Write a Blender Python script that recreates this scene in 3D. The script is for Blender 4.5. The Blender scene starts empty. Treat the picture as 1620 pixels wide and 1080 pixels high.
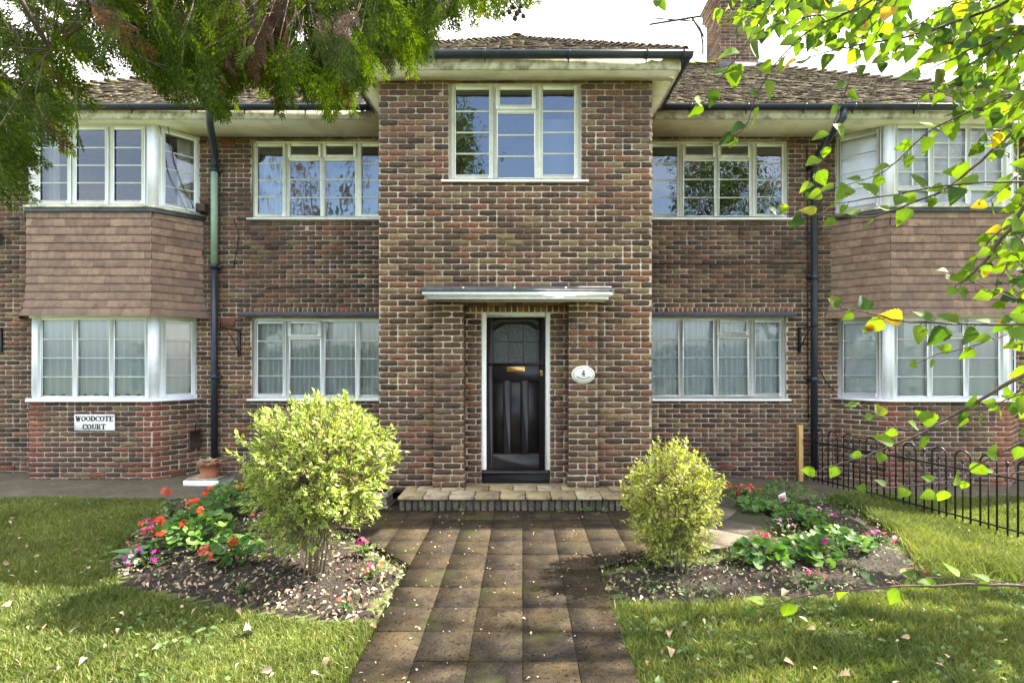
import bpy, math, random
import numpy as np
from mathutils import Vector
rng = np.random.default_rng(7); random.seed(7)
PI = math.pi
F_PX = 810.0; VX = 826.0; VY = 572.0; CZ = 1.73      # focal length, vanishing point and eye height of the photo
scene = bpy.context.scene
COL = scene.collection
def WX(px, Y): return (px - VX) * Y / F_PX
def WZ(py, Y): return CZ + (VY - py) * Y / F_PX
def WP(px, py, Y): return np.array([WX(px, Y), Y, WZ(py, Y)])
def sstep(a, b, x):
    t = np.clip((np.asarray(x, float) - a) / (b - a), 0, 1); return t * t * (3 - 2 * t)
def gz(x, y): return .015 * np.minimum(np.asarray(y, float) - 5.9, 0) - .10 * sstep(1.8, 4.2, x)

# ------------------------------------------------------------------ materials
class NT:
    def __init__(s, name):
        m = bpy.data.materials.new(name); m.use_nodes = True; s.m = m; s.t = m.node_tree
        s.t.nodes.clear(); s.out = s.n('ShaderNodeOutputMaterial')
    def n(s, typ, **kw):
        nd = s.t.nodes.new(typ)
        for k, v in kw.items():
            if k.startswith('_'): setattr(nd, k[1:], v)
            else:
                key = int(k[1:]) if k[0] == 'i' and k[1:].isdigit() else k.replace('__', ' ')
                nd.inputs[key].default_value = v
        return nd
    def l(s, a, b): s.t.links.new(a, b)
    def pos(s): return s.n('ShaderNodeNewGeometry').outputs['Position']
    def noise(s, scale, detail=4, vec=None, rough=.55, stretch=None):
        v = vec or s.pos()
        if stretch:
            mp = s.n('ShaderNodeMapping'); mp.inputs['Scale'].default_value = stretch; s.l(v, mp.inputs['Vector']); v = mp.outputs[0]
        nd = s.n('ShaderNodeTexNoise', Scale=scale, Detail=detail, Roughness=rough); s.l(v, nd.inputs['Vector']); return nd.outputs[0]
    def ramp(s, fac, stops, interp='LINEAR'):
        r = s.n('ShaderNodeValToRGB'); cr = r.color_ramp; cr.interpolation = interp
        while len(cr.elements) < len(stops): cr.elements.new(.5)
        for e, (p, c) in zip(cr.elements, stops): e.position = p; e.color = (*c, 1) if len(c) == 3 else c
        s.l(fac, r.inputs[0]); return r.outputs[0]
    def math(s, op, a, b=None):
        m = s.n('ShaderNodeMath', _operation=op)
        for i, v in enumerate((a, b)):
            if v is None: continue
            if isinstance(v, (int, float)): m.inputs[i].default_value = v
            else: s.l(v, m.inputs[i])
        return m.outputs[0]
    def mr(s, v, a, b, c, d):
        m = s.n('ShaderNodeMapRange', i1=a, i2=b, i3=c, i4=d); s.l(v, m.inputs[0]); return m.outputs[0]
    def mix(s, fac, a, b, blend='MIX'):
        m = s.n('ShaderNodeMix', _data_type='RGBA', _blend_type=blend)
        for i, v in ((0, fac), (6, a), (7, b)):
            if isinstance(v, (int, float)): m.inputs[i].default_value = v
            elif isinstance(v, tuple): m.inputs[i].default_value = (*v, 1)
            else: s.l(v, m.inputs[i])
        return m.outputs[2]
def island(t): return t.n('ShaderNodeNewGeometry').outputs['Random Per Island']
def pmat(name, cols, src='noise', nscale=6, rough=.8, bump=0, bscale=40, var=.25, vscale=9, over=(), metallic=0, coat=0, spec=.4, soot=None, bdist=.01, stretch=None):
    t = NT(name)
    if isinstance(cols, tuple): cols = [(0, cols), (1, cols)]
    if src == 'island': f = island(t)
    elif src == 'mix': f = t.math('ADD', t.math('MULTIPLY', island(t), .7), t.mr(t.noise(nscale), .3, .7, 0, .3))
    else: f = t.mr(t.noise(nscale, stretch=stretch), .3, .7, 0, 1)
    c = t.ramp(f, cols)
    if var: c = t.mix(1.0, c, t.ramp(t.noise(vscale, 6, stretch=stretch), [(.3, (1 - var,) * 3), (.7, (1 + var,) * 3)]), 'MULTIPLY')
    for (oc, sc, lo, hi, amt) in over:
        c = t.mix(t.mr(t.noise(sc, 6, rough=.65), lo, hi, 0, amt), c, oc)
    if soot:
        oc, stops = soot
        z = t.n('ShaderNodeSeparateXYZ'); t.l(t.pos(), z.inputs[0])
        zf = t.ramp(t.mr(z.outputs[2], 0, 6, 0, 1), [(p / 6, (v,) * 3) for p, v in stops])
        nz = t.mr(t.noise(1.7, 5), .38, .62, 0.15, 1)
        c = t.mix(t.math('MULTIPLY', zf, nz), c, oc)
    b = t.n('ShaderNodeBsdfPrincipled', Roughness=rough, Metallic=metallic)
    b.inputs['Coat Weight'].default_value = coat; b.inputs['Specular IOR Level'].default_value = spec
    t.l(c, b.inputs['Base Color'])
    if bump:
        bn = t.n('ShaderNodeBump', Strength=bump, Distance=bdist); t.l(t.noise(bscale, 6), bn.inputs['Height']); t.l(bn.outputs[0], b.inputs['Normal'])
    t.l(b.outputs[0], t.out.inputs[0]); return t.m
def leafmat(name, cols, trans=.5, edge=None, patch=None, tcol=None, veins=0, rough=.5, spec=.35):
    t = NT(name); c = t.ramp(island(t), cols)
    uv = t.n('ShaderNodeUVMap'); sp = t.n('ShaderNodeSeparateXYZ'); t.l(uv.outputs[0], sp.inputs[0])
    av = t.math('ABSOLUTE', t.math('SUBTRACT', sp.outputs[1], .5))
    if edge:
        ec, lo, hi = edge
        e = t.math('ADD', av, t.mr(t.noise(60, 3), .3, .7, -.1, .1)); c = t.mix(t.mr(e, lo, hi, 0, 1), c, ec)
    c = t.mix(1., c, t.ramp(t.noise(14, 3), [(.3, (.75,) * 3), (.7, (1.2,) * 3)]), 'MULTIPLY')
    if patch: c = t.mix(1., c, t.ramp(t.noise(patch[1], 5), [(.36, patch[0]), (.62, (1.25, 1.2, 1.1))]), 'MULTIPLY')
    h = None
    if veins:
        w = t.math('SINE', t.math('MULTIPLY', t.math('SUBTRACT', sp.outputs[0], t.math('MULTIPLY', av, .9)), 75))
        mid = t.mr(av, 0, .035, 1, 0); v = t.math('MAXIMUM', t.mr(w, .75, 1, 0, .7), mid)
        c = t.mix(t.math('MULTIPLY', v, veins), c, t.mix(1., c, (1.5, 1.45, 1.2), 'MULTIPLY')); h = v
        hole = t.mr(t.noise(22, 5), .63, .68, 0, 1); c = t.mix(hole, c, (.10, .05, .015))
    b = t.n('ShaderNodeBsdfPrincipled', Roughness=rough); b.inputs['Specular IOR Level'].default_value = spec; t.l(c, b.inputs['Base Color'])
    tr = t.n('ShaderNodeBsdfTranslucent'); t.l(t.mix(1., c, tcol or (1.3, 1.35, .6), 'MULTIPLY'), tr.inputs[0])
    if h is not None:
        bn = t.n('ShaderNodeBump', Strength=.35, Distance=.004); t.l(h, bn.inputs['Height']); t.l(bn.outputs[0], b.inputs['Normal'])
    mx = t.n('ShaderNodeMixShader'); mx.inputs[0].default_value = trans
    t.l(b.outputs[0], mx.inputs[1]); t.l(tr.outputs[0], mx.inputs[2]); t.l(mx.outputs[0], t.out.inputs[0]); return t.m

SOOT = ((.045, .034, .028), [(0, .15), (.6, 0), (2.3, 0), (2.7, .35), (3.1, .75), (4.0, .8), (4.6, .55), (5.3, .85)])
SOOTC = ((.07, .052, .042), [(0, .2), (.5, 0), (2.4, .05), (2.6, .0), (4.1, .0), (4.6, .5), (5.3, .85)])
BR = [(0, (0.05316, 0.03641, 0.02721)), (.10, (0.1098, 0.06317, 0.04314)), (.2, (0.06934, 0.04497, 0.03189)), (.32, (0.1444, 0.0771, 0.04878)), (.45, (0.104, 0.06211, 0.04127)), (.57, (0.1676, 0.08352, 0.05066)), (.68, (0.2138, 0.09209, 0.05066)), (.78, (0.1248, 0.0803, 0.04972)), (.86, (0.1618, 0.09423, 0.05816)), (.93, (0.2196, 0.1446, 0.07035)), (1, (0.1791, 0.1232, 0.06566))]
def brickmats(tag, soot, mc=(.55, .47, .37)):
    over = [((.055, .04, .032), .9, .50, .68, .5), ((.05, .035, .03), 45, .55, .7, .55), ((.42, .36, .28), 30, .6, .72, .45)]
    return [pmat('brick_' + tag, BR, 'island', rough=.92, bump=.6, bscale=90, var=.35, vscale=35, over=over, soot=(tuple(v * .8 for v in soot[0]), [(z, v * .45) for z, v in soot[1]]), spec=.2),
            pmat('mortar_' + tag, [(0, tuple(v * .8 for v in mc)), (1, mc)], rough=.95, bump=.5, bscale=120, var=.2, vscale=20, soot=soot, over=[((.15, .105, .075), 1.3, .47, .66, .75), ((.10, .075, .055), 14, .58, .72, .6)], spec=.2),
            pmat('red_brick_' + tag, [(0, (.17, .065, .042)), (.5, (.24, .085, .052)), (1, (.28, .11, .062))], 'island', rough=.9, bump=.5, bscale=90, var=.3, vscale=30, over=over[:1], spec=.2)]
M = {}
BM_C = brickmats('front', SOOTC, (.64, .55, .43)); BM_M = brickmats('side', SOOT)
M['white'] = pmat('white_upvc', (.87, .88, .89), rough=.35, var=.04, over=[((.5, .48, .42), 5, .6, .8, .3)])
M['cream'] = pmat('aged_white_paint', (.84, .83, .77), rough=.5, var=.06, over=[((.40, .36, .26), 14, .6, .78, .5), ((.62, .59, .48), 4, .52, .72, .5)], bump=.1, bscale=60)
M['soffit'] = pmat('cream_soffit_paint', (.80, .75, .64), rough=.7, var=.08, vscale=3, over=[((.34, .28, .18), 2.5, .5, .72, .5), ((.12, .09, .05), 28, .68, .74, .6)])
M['fascia'] = pmat('weathered_fascia', (.66, .61, .48), rough=.8, var=.2, over=[((.13, .11, .07), 7, .46, .66, .8), ((.22, .22, .10), 18, .5, .7, .5)], bump=.3)
M['black'] = pmat('black_gutter_plastic', (.025, .032, .045), rough=.35, var=.15, over=[((.09, .09, .085), 9, .55, .75, .4)])
M['iron'] = pmat('black_painted_iron', (.012, .012, .014), rough=.4, var=.2)
M['doorblack'] = pmat('black_door_gloss', (.012, .010, .010), rough=.33, var=.25, coat=.0, spec=.35, bump=.08, bscale=30, over=[((.035, .015, .012), 6, .5, .7, .6)])
M['lead'] = pmat('lead_flashing', (.075, .08, .09), rough=.8, var=.3, over=[((.17, .17, .17), 8, .55, .72, .6), ((.05, .05, .05), 16, .5, .7, .6)], bump=.4, bscale=25)
M['green'] = pmat('green_pipe_paint', (.26, .36, .25), rough=.55, var=.12)
M['terra'] = pmat('terracotta', (.36, .14, .07), rough=.85, var=.25, bump=.2, over=[((.45, .35, .28), 16, .6, .75, .4)])
M['stone'] = pmat('weathered_stone', [(0, (.20, .165, .11)), (1, (.36, .31, .22))], nscale=9, rough=.95, var=.3, bump=.6, bscale=60, over=[((.08, .07, .05), 10, .55, .7, .6)])
M['tread'] = pmat('quarry_step_tiles', [(0, (.19, .14, .08)), (.5, (.30, .225, .12)), (1, (.34, .28, .19))], 'island', rough=.8, var=.25, bump=.3, bscale=50, over=[((.07, .055, .04), 8, .52, .66, .7), ((.34, .27, .10), 5, .56, .7, .45)])
M['slab'] = pmat('old_paving_slab', [(0, (.030, .024, .018)), (.3, (.045, .035, .024)), (.55, (.030, .025, .022)), (.8, (.056, .042, .026)), (1, (.038, .030, .023))], 'island', rough=.95, spec=.05, var=.4, vscale=7, bump=.9, bscale=110,  # base colours darkened to stand in for shade lying on the path
                 over=[((.060, .043, .022), 4, .46, .62, .6), ((.14, .125, .09), 11, .655, .69, .6), ((.018, .016, .014), 3, .48, .64, .6), ((.09, .075, .052), 150, .60, .68, .6), ((.008, .007, .006), 42, .54, .60, .7), ((.075, .062, .045), 55, .60, .65, .6), ((.12, .105, .08), 16, .68, .71, .6), ((.045, .05, .02), 2.4, .54, .66, .6)], bdist=.006)
M['slab2'] = pmat('buff_paving_slab', [(0, (.07, .056, .04)), (1, (.15, .12, .085))], 'island', rough=.9, var=.3, vscale=7, bump=.9, bscale=110, over=[((.06, .05, .035), 5, .5, .66, .7), ((.30, .26, .18), 120, .6, .7, .5)], bdist=.006)
M['concrete'] = pmat('mossy_concrete', [(0, (.065, .052, .035)), (1, (.11, .09, .062))], nscale=2, rough=.95, var=.3, vscale=14, bump=.9, bscale=90, over=[((.07, .075, .03), 6, .5, .66, .6), ((.23, .20, .16), 70, .6, .7, .6)])
M['soil'] = pmat('dark_soil', [(0, (.022, .016, .012)), (1, (.05, .038, .028))], nscale=20, rough=1, var=.4, vscale=60, bump=1, bscale=60, bdist=.03)
M['turf'] = pmat('turf_ground', [(0, (.06, .07, .02)), (1, (.11, .14, .035))], nscale=14, rough=1, var=.3, vscale=80, bump=.8, bscale=90, over=[((.10, .08, .045), 2.2, .57, .7, .8)])
M['roof'] = pmat('mossy_roof_tile', [(0, (.055, .038, .03)), (.4, (.10, .068, .05)), (.7, (.15, .11, .08)), (1, (.24, .20, .15))], 'island', rough=.95, var=.35, vscale=20, bump=.6, bscale=50,
                 over=[((.34, .28, .10), 9, .52, .64, .8), ((.45, .41, .32), 25, .57, .66, .8)])
M['mossyroof'] = pmat('moss_covered_roof_tile', (.10, .075, .05), rough=1, var=.35, vscale=20, bump=.8, bscale=60, over=[((.36, .36, .05), 9, .36, .55, 1)])
M['tiledge'] = pmat('tile_edge_shade_grime', (.035, .026, .022), rough=1, var=.3)  # dark edge colour paints in the shadow line under each row, with grime
M['hung'] = pmat('hung_clay_tile', [(0, (.16, .098, .066)), (.3, (.20, .125, .082)), (.6, (.245, .155, .10)), (.8, (.18, .118, .082)), (1, (.28, .18, .11))], 'island', rough=.88, var=.25, vscale=12, bump=.3, bscale=70, over=[((.075, .055, .05), 10, .58, .7, .75)],
                 soot=((.13, .095, .075), [(2.3, .9), (2.65, .6), (3.0, .1), (4, 0)]))
M['brass'] = pmat('brass', (.62, .36, .12), rough=.35, metallic=.85, var=.15)
M['wood'] = pmat('new_softwood', [(0, (.42, .25, .08)), (1, (.52, .34, .13))], nscale=20, rough=.7, var=.2, stretch=(8, 8, .6))
M['ink'] = pmat('black_lettering', (.012, .012, .02), rough=.5, var=0)
M['enamel'] = pmat('white_enamel', (.78, .77, .72), rough=.25, var=.05)
M['room'] = pmat('dim_room_wall', (.20, .19, .17), rough=.9)
M['blind'] = pmat('white_blind', (.90, .90, .92), rough=.6, var=.03)
M['bark'] = pmat('brown_bark', [(0, (.06, .04, .025)), (1, (.16, .11, .07))], nscale=30, rough=.95, var=.3, bump=.6, bscale=70)
M['twig'] = pmat('dark_twig', [(0, (.035, .025, .02)), (1, (.09, .055, .04))], nscale=30, rough=.8, var=.2)
M['stem'] = pmat('pale_shrub_stem', [(0, (.12, .085, .05)), (1, (.26, .20, .12))], nscale=30, rough=.85, var=.3)
M['grass'] = leafmat('grass_blade', [(0, (.085, .125, .028)), (.5, (.13, .175, .038)), (.85, (.19, .22, .06)), (1, (.36, .31, .15))], trans=.4, tcol=(1.2, 1.2, .6), patch=((.62, .68, .6), 1.1))
M['lime'] = leafmat('broad_green_leaf', [(0, (.02, .045, .012)), (.12, (.028, .065, .012)), (.15, (.05, .10, .014)), (.6, (.085, .15, .016)), (.975, (.12, .19, .018)), (.985, (.30, .24, .02)), (1, (.38, .22, .03))] + 0 * [(0, (.055, .12, .012)), (.5, (.085, .17, .016)), (.93, (.12, .20, .018)), (.98, (.30, .25, .02)), (1, (.42, .24, .03))], trans=.36, tcol=(2.2, 2.1, .45), veins=1.0, rough=.65, spec=.18)
M['varieg'] = leafmat('variegated_leaf', [(0, (.10, .18, .025)), (.5, (.17, .26, .035)), (1, (.28, .34, .06))], trans=.35, edge=((.62, .60, .22), .16, .34))
M['varieg2'] = leafmat('golden_variegated_leaf', [(0, (.10, .18, .02)), (.5, (.19, .27, .03)), (1, (.32, .36, .06))], trans=.35, edge=((.66, .60, .18), .13, .3))
M['conifer'] = leafmat('conifer_scale_leaf', [(0, (.018, .034, .006)), (.5, (.036, .062, .008)), (.85, (.06, .09, .010)), (1, (.08, .10, .012))], trans=.38, tcol=(2.5, 2.5, .35), rough=.8, spec=.1)
M['dead'] = leafmat('dead_conifer_leaf', [(0, (.05, .025, .008)), (1, (.14, .07, .025))], trans=.3, tcol=(1.3, 1, .7))
M['geran'] = leafmat('geranium_leaf', [(0, (.05, .12, .025)), (.6, (.085, .19, .035)), (1, (.15, .25, .05))], trans=.35, veins=.5)
M['weed'] = leafmat('weed_leaf', [(0, (.06, .12, .03)), (.6, (.10, .18, .045)), (1, (.20, .26, .10))], trans=.35)
M['hosta'] = leafmat('grey_green_leaf', [(0, (.10, .19, .09)), (1, (.15, .24, .12))], trans=.25, veins=.4)
M['farleaf'] = leafmat('distant_tree_leaf', [(0, (.04, .08, .012)), (1, (.10, .16, .025))], trans=.35)
M['litter'] = pmat('dry_leaf_litter', [(0, (.06, .035, .022)), (.3, (.16, .10, .06)), (.6, (.30, .21, .14)), (.8, (.42, .32, .23)), (1, (.50, .40, .28))], 'island', rough=.9, var=.25, vscale=60)
M['fallen'] = pmat('fallen_leaf', [(0, (.26, .16, .08)), (.5, (.36, .25, .15)), (.8, (.42, .31, .20)), (1, (.34, .22, .04))], 'island', rough=.8, var=.25, vscale=40)
M['bristle'] = pmat('black_grating', (.02, .02, .02), rough=.5, var=.2)
def petal(n, c): M[n] = leafmat(n + '_petal', [(0, tuple(v * .75 for v in c)), (1, c)], trans=.3, tcol=(1.2, 1, 1))
petal('scarlet', (.75, .07, .02)); petal('magenta', (.50, .01, .28)); petal('salmon', (.75, .16, .10)); petal('pink', (.72, .09, .20)); petal('white_flower', (.75, .68, .66)); petal('palepink', (.75, .35, .42)); petal('crimson', (.30, .01, .03)); petal('yellow', (.7, .5, .03)); petal('purple', (.12, .01, .18))
def glass(name, tint=(1, 1, 1), ior=1.9, wob=.12, scale=2.2, rough=0.0):
    t = NT(name); fr = t.n('ShaderNodeFresnel', IOR=ior); tr = t.n('ShaderNodeBsdfTransparent', Color=(*tint, 1)); gl = t.n('ShaderNodeBsdfGlossy', Roughness=rough, Color=(.95, .97, 1, 1))
    bn = t.n('ShaderNodeBump', Strength=wob, Distance=.02); t.l(t.noise(scale, 2), bn.inputs['Height']); t.l(bn.outputs[0], gl.inputs['Normal'])
    mx = t.n('ShaderNodeMixShader'); t.l(fr.outputs[0], mx.inputs[0]); t.l(tr.outputs[0], mx.inputs[1]); t.l(gl.outputs[0], mx.inputs[2]); t.l(mx.outputs[0], t.out.inputs[0]); return t.m
M['glass'] = glass('window_glass', (.97, .98, .98), 1.75, .10)
M['clearglass'] = glass('clear_window_glass', (.99, .99, .99), 1.42, .08)
M['oldglass'] = glass('old_window_glass', (.85, .88, .87), 2.25, .16, 3)
M['doorglass'] = glass('obscured_door_glass', (.25, .25, .24), 1.9, .9, 60, .12)
def netmat(name, c, op):
    t = NT(name); d = t.n('ShaderNodeBsdfDiffuse', Color=(*c, 1)); tl = t.n('ShaderNodeBsdfTranslucent', Color=(*c, 1)); tr = t.n('ShaderNodeBsdfTransparent')
    a = t.n('ShaderNodeMixShader'); a.inputs[0].default_value = .15; t.l(d.outputs[0], a.inputs[1]); t.l(tl.outputs[0], a.inputs[2])
    b = t.n('ShaderNodeMixShader'); lw = t.n('ShaderNodeLayerWeight', Blend=.5); t.l(t.mr(lw.outputs['Facing'], .0, .8, op - .22, op), b.inputs[0]); t.l(tr.outputs[0], b.inputs[1]); t.l(a.outputs[0], b.inputs[2]); t.l(b.outputs[0], t.out.inputs[0]); return t.m
M['net'] = netmat('net_curtain', (.93, .96, 1.0), .96); M['drape'] = netmat('cream_curtain', (.70, .68, .58), .97); M['bluedrape'] = netmat('pale_blue_curtain', (.55, .62, .75), .95)

# ------------------------------------------------------------------ mesh builder
class MB:
    def __init__(s): s.V = []; s.n = 0; s.F = {}; s.UV = []; s.hasuv = False
    def add(s, V, F, mi=0, uv=None):
        V = np.asarray(V, float).reshape(-1, 3)
        if isinstance(F, np.ndarray): s.F.setdefault(F.shape[1], []).append((F + s.n, np.broadcast_to(np.asarray(mi), (len(F),))))
        else:
            by = {}
            for f in F: by.setdefault(len(f), []).append(f)
            for k, fs in by.items(): s.F.setdefault(k, []).append((np.array(fs) + s.n, np.full(len(fs), mi)))
        s.V.append(V); s.n += len(V)
        if uv is not None: s.hasuv = True
        s.UV.append(np.zeros((len(V), 2)) if uv is None else np.asarray(uv, float)); return s
    def build(s, name, mats, parent=None, smooth=False):
        me = bpy.data.meshes.new(name); V = np.concatenate(s.V); UV = np.concatenate(s.UV)
        loops = []; starts = []; mi = []; p = 0
        for k, lst in s.F.items():
            fa = np.concatenate([f for f, _ in lst]); m = np.concatenate([m for _, m in lst])
            loops.append(fa.ravel()); starts.append(p + np.arange(len(fa)) * k); mi.append(m); p += fa.size
        L = np.concatenate(loops).astype(np.int32); S = np.concatenate(starts).astype(np.int32); mi = np.concatenate(mi).astype(np.int32)
        me.vertices.add(len(V)); me.vertices.foreach_set('co', V.astype(np.float32).ravel())
        me.loops.add(len(L)); me.loops.foreach_set('vertex_index', L)
        me.polygons.add(len(S)); me.polygons.foreach_set('loop_start', S); me.polygons.foreach_set('material_index', mi)
        if smooth: me.polygons.foreach_set('use_smooth', np.ones(len(S), bool))
        if s.hasuv:
            u = me.uv_layers.new(name='UVMap'); u.data.foreach_set('uv', UV[L].astype(np.float32).ravel())
        me.update(calc_edges=True); me.validate()
        for m in (mats if isinstance(mats, (list, tuple)) else [mats]): me.materials.append(M[m] if isinstance(m, str) else m)
        o = bpy.data.objects.new(name, me); COL.objects.link(o)
        if parent is not None: o.parent = parent; o.matrix_parent_inverse = parent.matrix_world.inverted() if False else o.matrix_parent_inverse
        if parent is not None:
            off = Vector((0, 0, 0)); q = parent
            while q: off += q.location; q = q.parent
            o.location = -off
        return o
    # shapes
    def box(s, x0, x1, y0, y1, z0, z1, c=0.0, mi=0, fr=None):
        """chamfered box; fr=(O,U,N): x along U, y along N (outwards), z up"""
        x0, x1 = min(x0, x1), max(x0, x1); y0, y1 = min(y0, y1), max(y0, y1); z0, z1 = min(z0, z1), max(z0, z1)
        lo = np.array([x0, y0, z0]); hi = np.array([x1, y1, z1])
        if c <= 0:
            V = np.array([[(lo, hi)[i][0], (lo, hi)[j][1], (lo, hi)[k][2]] for i in (0, 1) for j in (0, 1) for k in (0, 1)])
            F = [(0, 1, 3, 2), (4, 6, 7, 5), (0, 4, 5, 1), (2, 3, 7, 6), (0, 2, 6, 4), (1, 5, 7, 3)]
        else:
            c = min(c, (hi - lo).min() * .45); V = []; idx = {}
            for i in (0, 1):
                for j in (0, 1):
                    for k in (0, 1):
                        s3 = (i, j, k); corner = np.where(np.array(s3) == 1, hi, lo)
                        for a in range(3):
                            p = corner.copy()
                            for b in range(3):
                                if b != a: p[b] += c if s3[b] == 0 else -c
                            idx[(s3, a)] = len(V); V.append(p)
            V = np.array(V); F = []
            for a in range(3):
                b, d = (a + 1) % 3, (a + 2) % 3
                for sd in (0, 1):
                    q = []
                    for (m, n) in ((0, 0), (1, 0), (1, 1), (0, 1)):
                        t = [0, 0, 0]; t[a] = sd; t[b] = m; t[d] = n; q.append(idx[(tuple(t), a)])
                    F.append(tuple(q) if sd else tuple(q[::-1]))
                for m in (0, 1):
                    for n in (0, 1):
                        t0 = [0, 0, 0]; t1 = [0, 0, 0]; t0[a] = 0; t1[a] = 1; t0[b] = t1[b] = m; t0[d] = t1[d] = n
                        F.append((idx[(tuple(t0), b)], idx[(tuple(t1), b)], idx[(tuple(t1), d)], idx[(tuple(t0), d)]))
            for i in (0, 1):
                for j in (0, 1):
                    for k in (0, 1): F.append(tuple(idx[((i, j, k), a)] for a in range(3)))
        if fr is not None:
            O, U, N = (np.asarray(v, float) for v in fr); V = O + V[:, :1] * U + V[:, 1:2] * N + V[:, 2:] * np.array([0, 0, 1.])
        return s.add(V, F, mi)
    def prism(s, poly, a, b, ax='z', mi=0, fr=None):
        """polygon extruded from a to b along ax; poly in the two other axes"""
        n = len(poly); V = []
        for t in (a, b):
            for (p, q) in poly: V.append({'z': (p, q, t), 'y': (p, t, q), 'x': (t, p, q)}[ax])
        V = np.array(V, float)
        if fr is not None:
            O, U, N = (np.asarray(v, float) for v in fr); V = O + V[:, :1] * U + V[:, 1:2] * N + V[:, 2:] * np.array([0, 0, 1.])
        F = [tuple(range(n))[::-1], tuple(range(n, 2 * n))] + [(i, (i + 1) % n, n + (i + 1) % n, n + i) for i in range(n)]
        return s.add(V, F, mi)
    def tube(s, pts, r, sides=8, mi=0, caps=True):
        P = np.array(pts, float); n = len(P); R = np.broadcast_to(np.asarray(r, float), (n,))
        T = np.gradient(P, axis=0); T /= np.linalg.norm(T, axis=1)[:, None] + 1e-9
        up = np.array([0, 0, 1.]) if abs(T[0][2]) < .9 else np.array([1., 0, 0])
        V = []; A = np.cross(T[0], up); A /= np.linalg.norm(A)
        th = np.linspace(0, 2 * PI, sides, endpoint=False)
        for i in range(n):
            A = A - T[i] * np.dot(A, T[i]); A /= np.linalg.norm(A) + 1e-9; B = np.cross(T[i], A)
            V.append(P[i] + R[i] * (np.cos(th)[:, None] * A + np.sin(th)[:, None] * B))
        F = [(i * sides + j, i * sides + (j + 1) % sides, (i + 1) * sides + (j + 1) % sides, (i + 1) * sides + j) for i in range(n - 1) for j in range(sides)]
        if caps: F += [tuple(range(sides))[::-1], tuple(range((n - 1) * sides, n * sides))]
        return s.add(np.concatenate(V), F, mi)
    def lathe(s, c, prof, sides=24, mi=0, sx=1, sy=1):
        th = np.linspace(0, 2 * PI, sides, endpoint=False); V = []
        for (r, z) in prof: V.append(np.stack([c[0] + sx * r * np.cos(th), c[1] + sy * r * np.sin(th), np.full(sides, c[2] + z)], 1))
        n = len(prof)
        F = [(i * sides + j, i * sides + (j + 1) % sides, (i + 1) * sides + (j + 1) % sides, (i + 1) * sides + j) for i in range(n - 1) for j in range(sides)]
        F += [tuple(range(sides))[::-1], tuple(range((n - 1) * sides, n * sides))]
        return s.add(np.concatenate(V), F, mi)
    def inst(s, T, pos, R, sc, mi=0):
        V, F, uv = T; pos = np.asarray(pos); n = len(pos); m = len(V)
        if n == 0: return s
        sc = np.broadcast_to(np.asarray(sc, float), (n,))
        W = np.einsum('nij,mj->nmi', R, V) * sc[:, None, None] + pos[:, None, :]
        off = (np.arange(n) * m)[:, None, None]
        mi = np.asarray(mi); base = s.n; first = True
        for fa in F:
            G = (fa[None] + off).reshape(-1, fa.shape[1])
            mm = np.repeat(mi, len(fa)) if mi.ndim else np.full(len(G), int(mi))
            s.F.setdefault(fa.shape[1], []).append((G + base, mm))
        s.V.append(W.reshape(-1, 3)); s.n += n * m; s.hasuv = True; s.UV.append(np.tile(uv, (n, 1))); return s
def norm(v): v = np.asarray(v, float); return v / (np.linalg.norm(v, axis=-1, keepdims=True) + 1e-9)
def frames(d, nrm):
    d = norm(d); b = norm(np.cross(nrm, d)); n = np.cross(d, b); return np.stack([d, b, n], -1)
def leafT(segs=6, wid=.35, curl=.15, fold=.15, tip=1.0, serr=0.0, base=.5):
    """leaf along +x, length 1, folded along the midrib"""
    t = np.linspace(0, 1, segs + 1); w = wid * np.sin(PI * t ** base) ** .8 * (1 - .25 * t); w[0] = .015; w[-1] = .004
    if serr: w = w * (1 + serr * ((np.arange(segs + 1) % 2) * 2 - 1) * np.where((t > .05) & (t < .97), 1, 0))
    z = -curl * t ** 2
    V = []; uv = []
    for i in range(segs + 1):
        V += [(t[i], -w[i], z[i] + fold * w[i]), (t[i], 0, z[i]), (t[i], w[i], z[i] + fold * w[i])]
        hw = .5 * w[i] / max(w.max(), 1e-6); uv += [(t[i], .5 - hw), (t[i], .5), (t[i], .5 + hw)]
    F = []
    for i in range(segs):
        a = 3 * i; F += [(a, a + 3, a + 4, a + 1), (a + 1, a + 4, a + 5, a + 2)]
    return np.array(V, float), [np.array(F)], np.array(uv)
def roundT(n=10, lobes=5, cup=.2):
    V = [(0, 0, 0)]; uv = [(.5, .5)]
    for k in range(n + 1):
        a = -PI + .25 + (2 * PI - .5) * k / n; r = .5 * (1 + .10 * math.cos(lobes * a * 1.15)); V.append((r * math.cos(a) + .12, r * math.sin(a), cup * r * r * 2 * (1 + .25 * math.sin(3 * a)))); uv.append((.5 + .5 * math.cos(a), .5 + .5 * math.sin(a)))
    return np.array(V, float), [np.array([(0, i + 1, i + 2) for i in range(n)])], np.array(uv)
LEAF = leafT(); SMALL = leafT(3, .26, .12, .2); RL = roundT()
PET = leafT(2, .42, .1, .1, base=.8)
def tag(o, label=None, cat=None, group=None, kind=None):
    if label: o['label'] = label
    if cat: o['category'] = cat
    if group: o['group'] = group
    if kind: o['kind'] = kind
    return o
def empty(name, loc, label, cat, group=None):
    o = bpy.data.objects.new(name, None); COL.objects.link(o); o.location = [float(v) for v in loc]; o.empty_display_size = .1
    return tag(o, label, cat, group)

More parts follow.
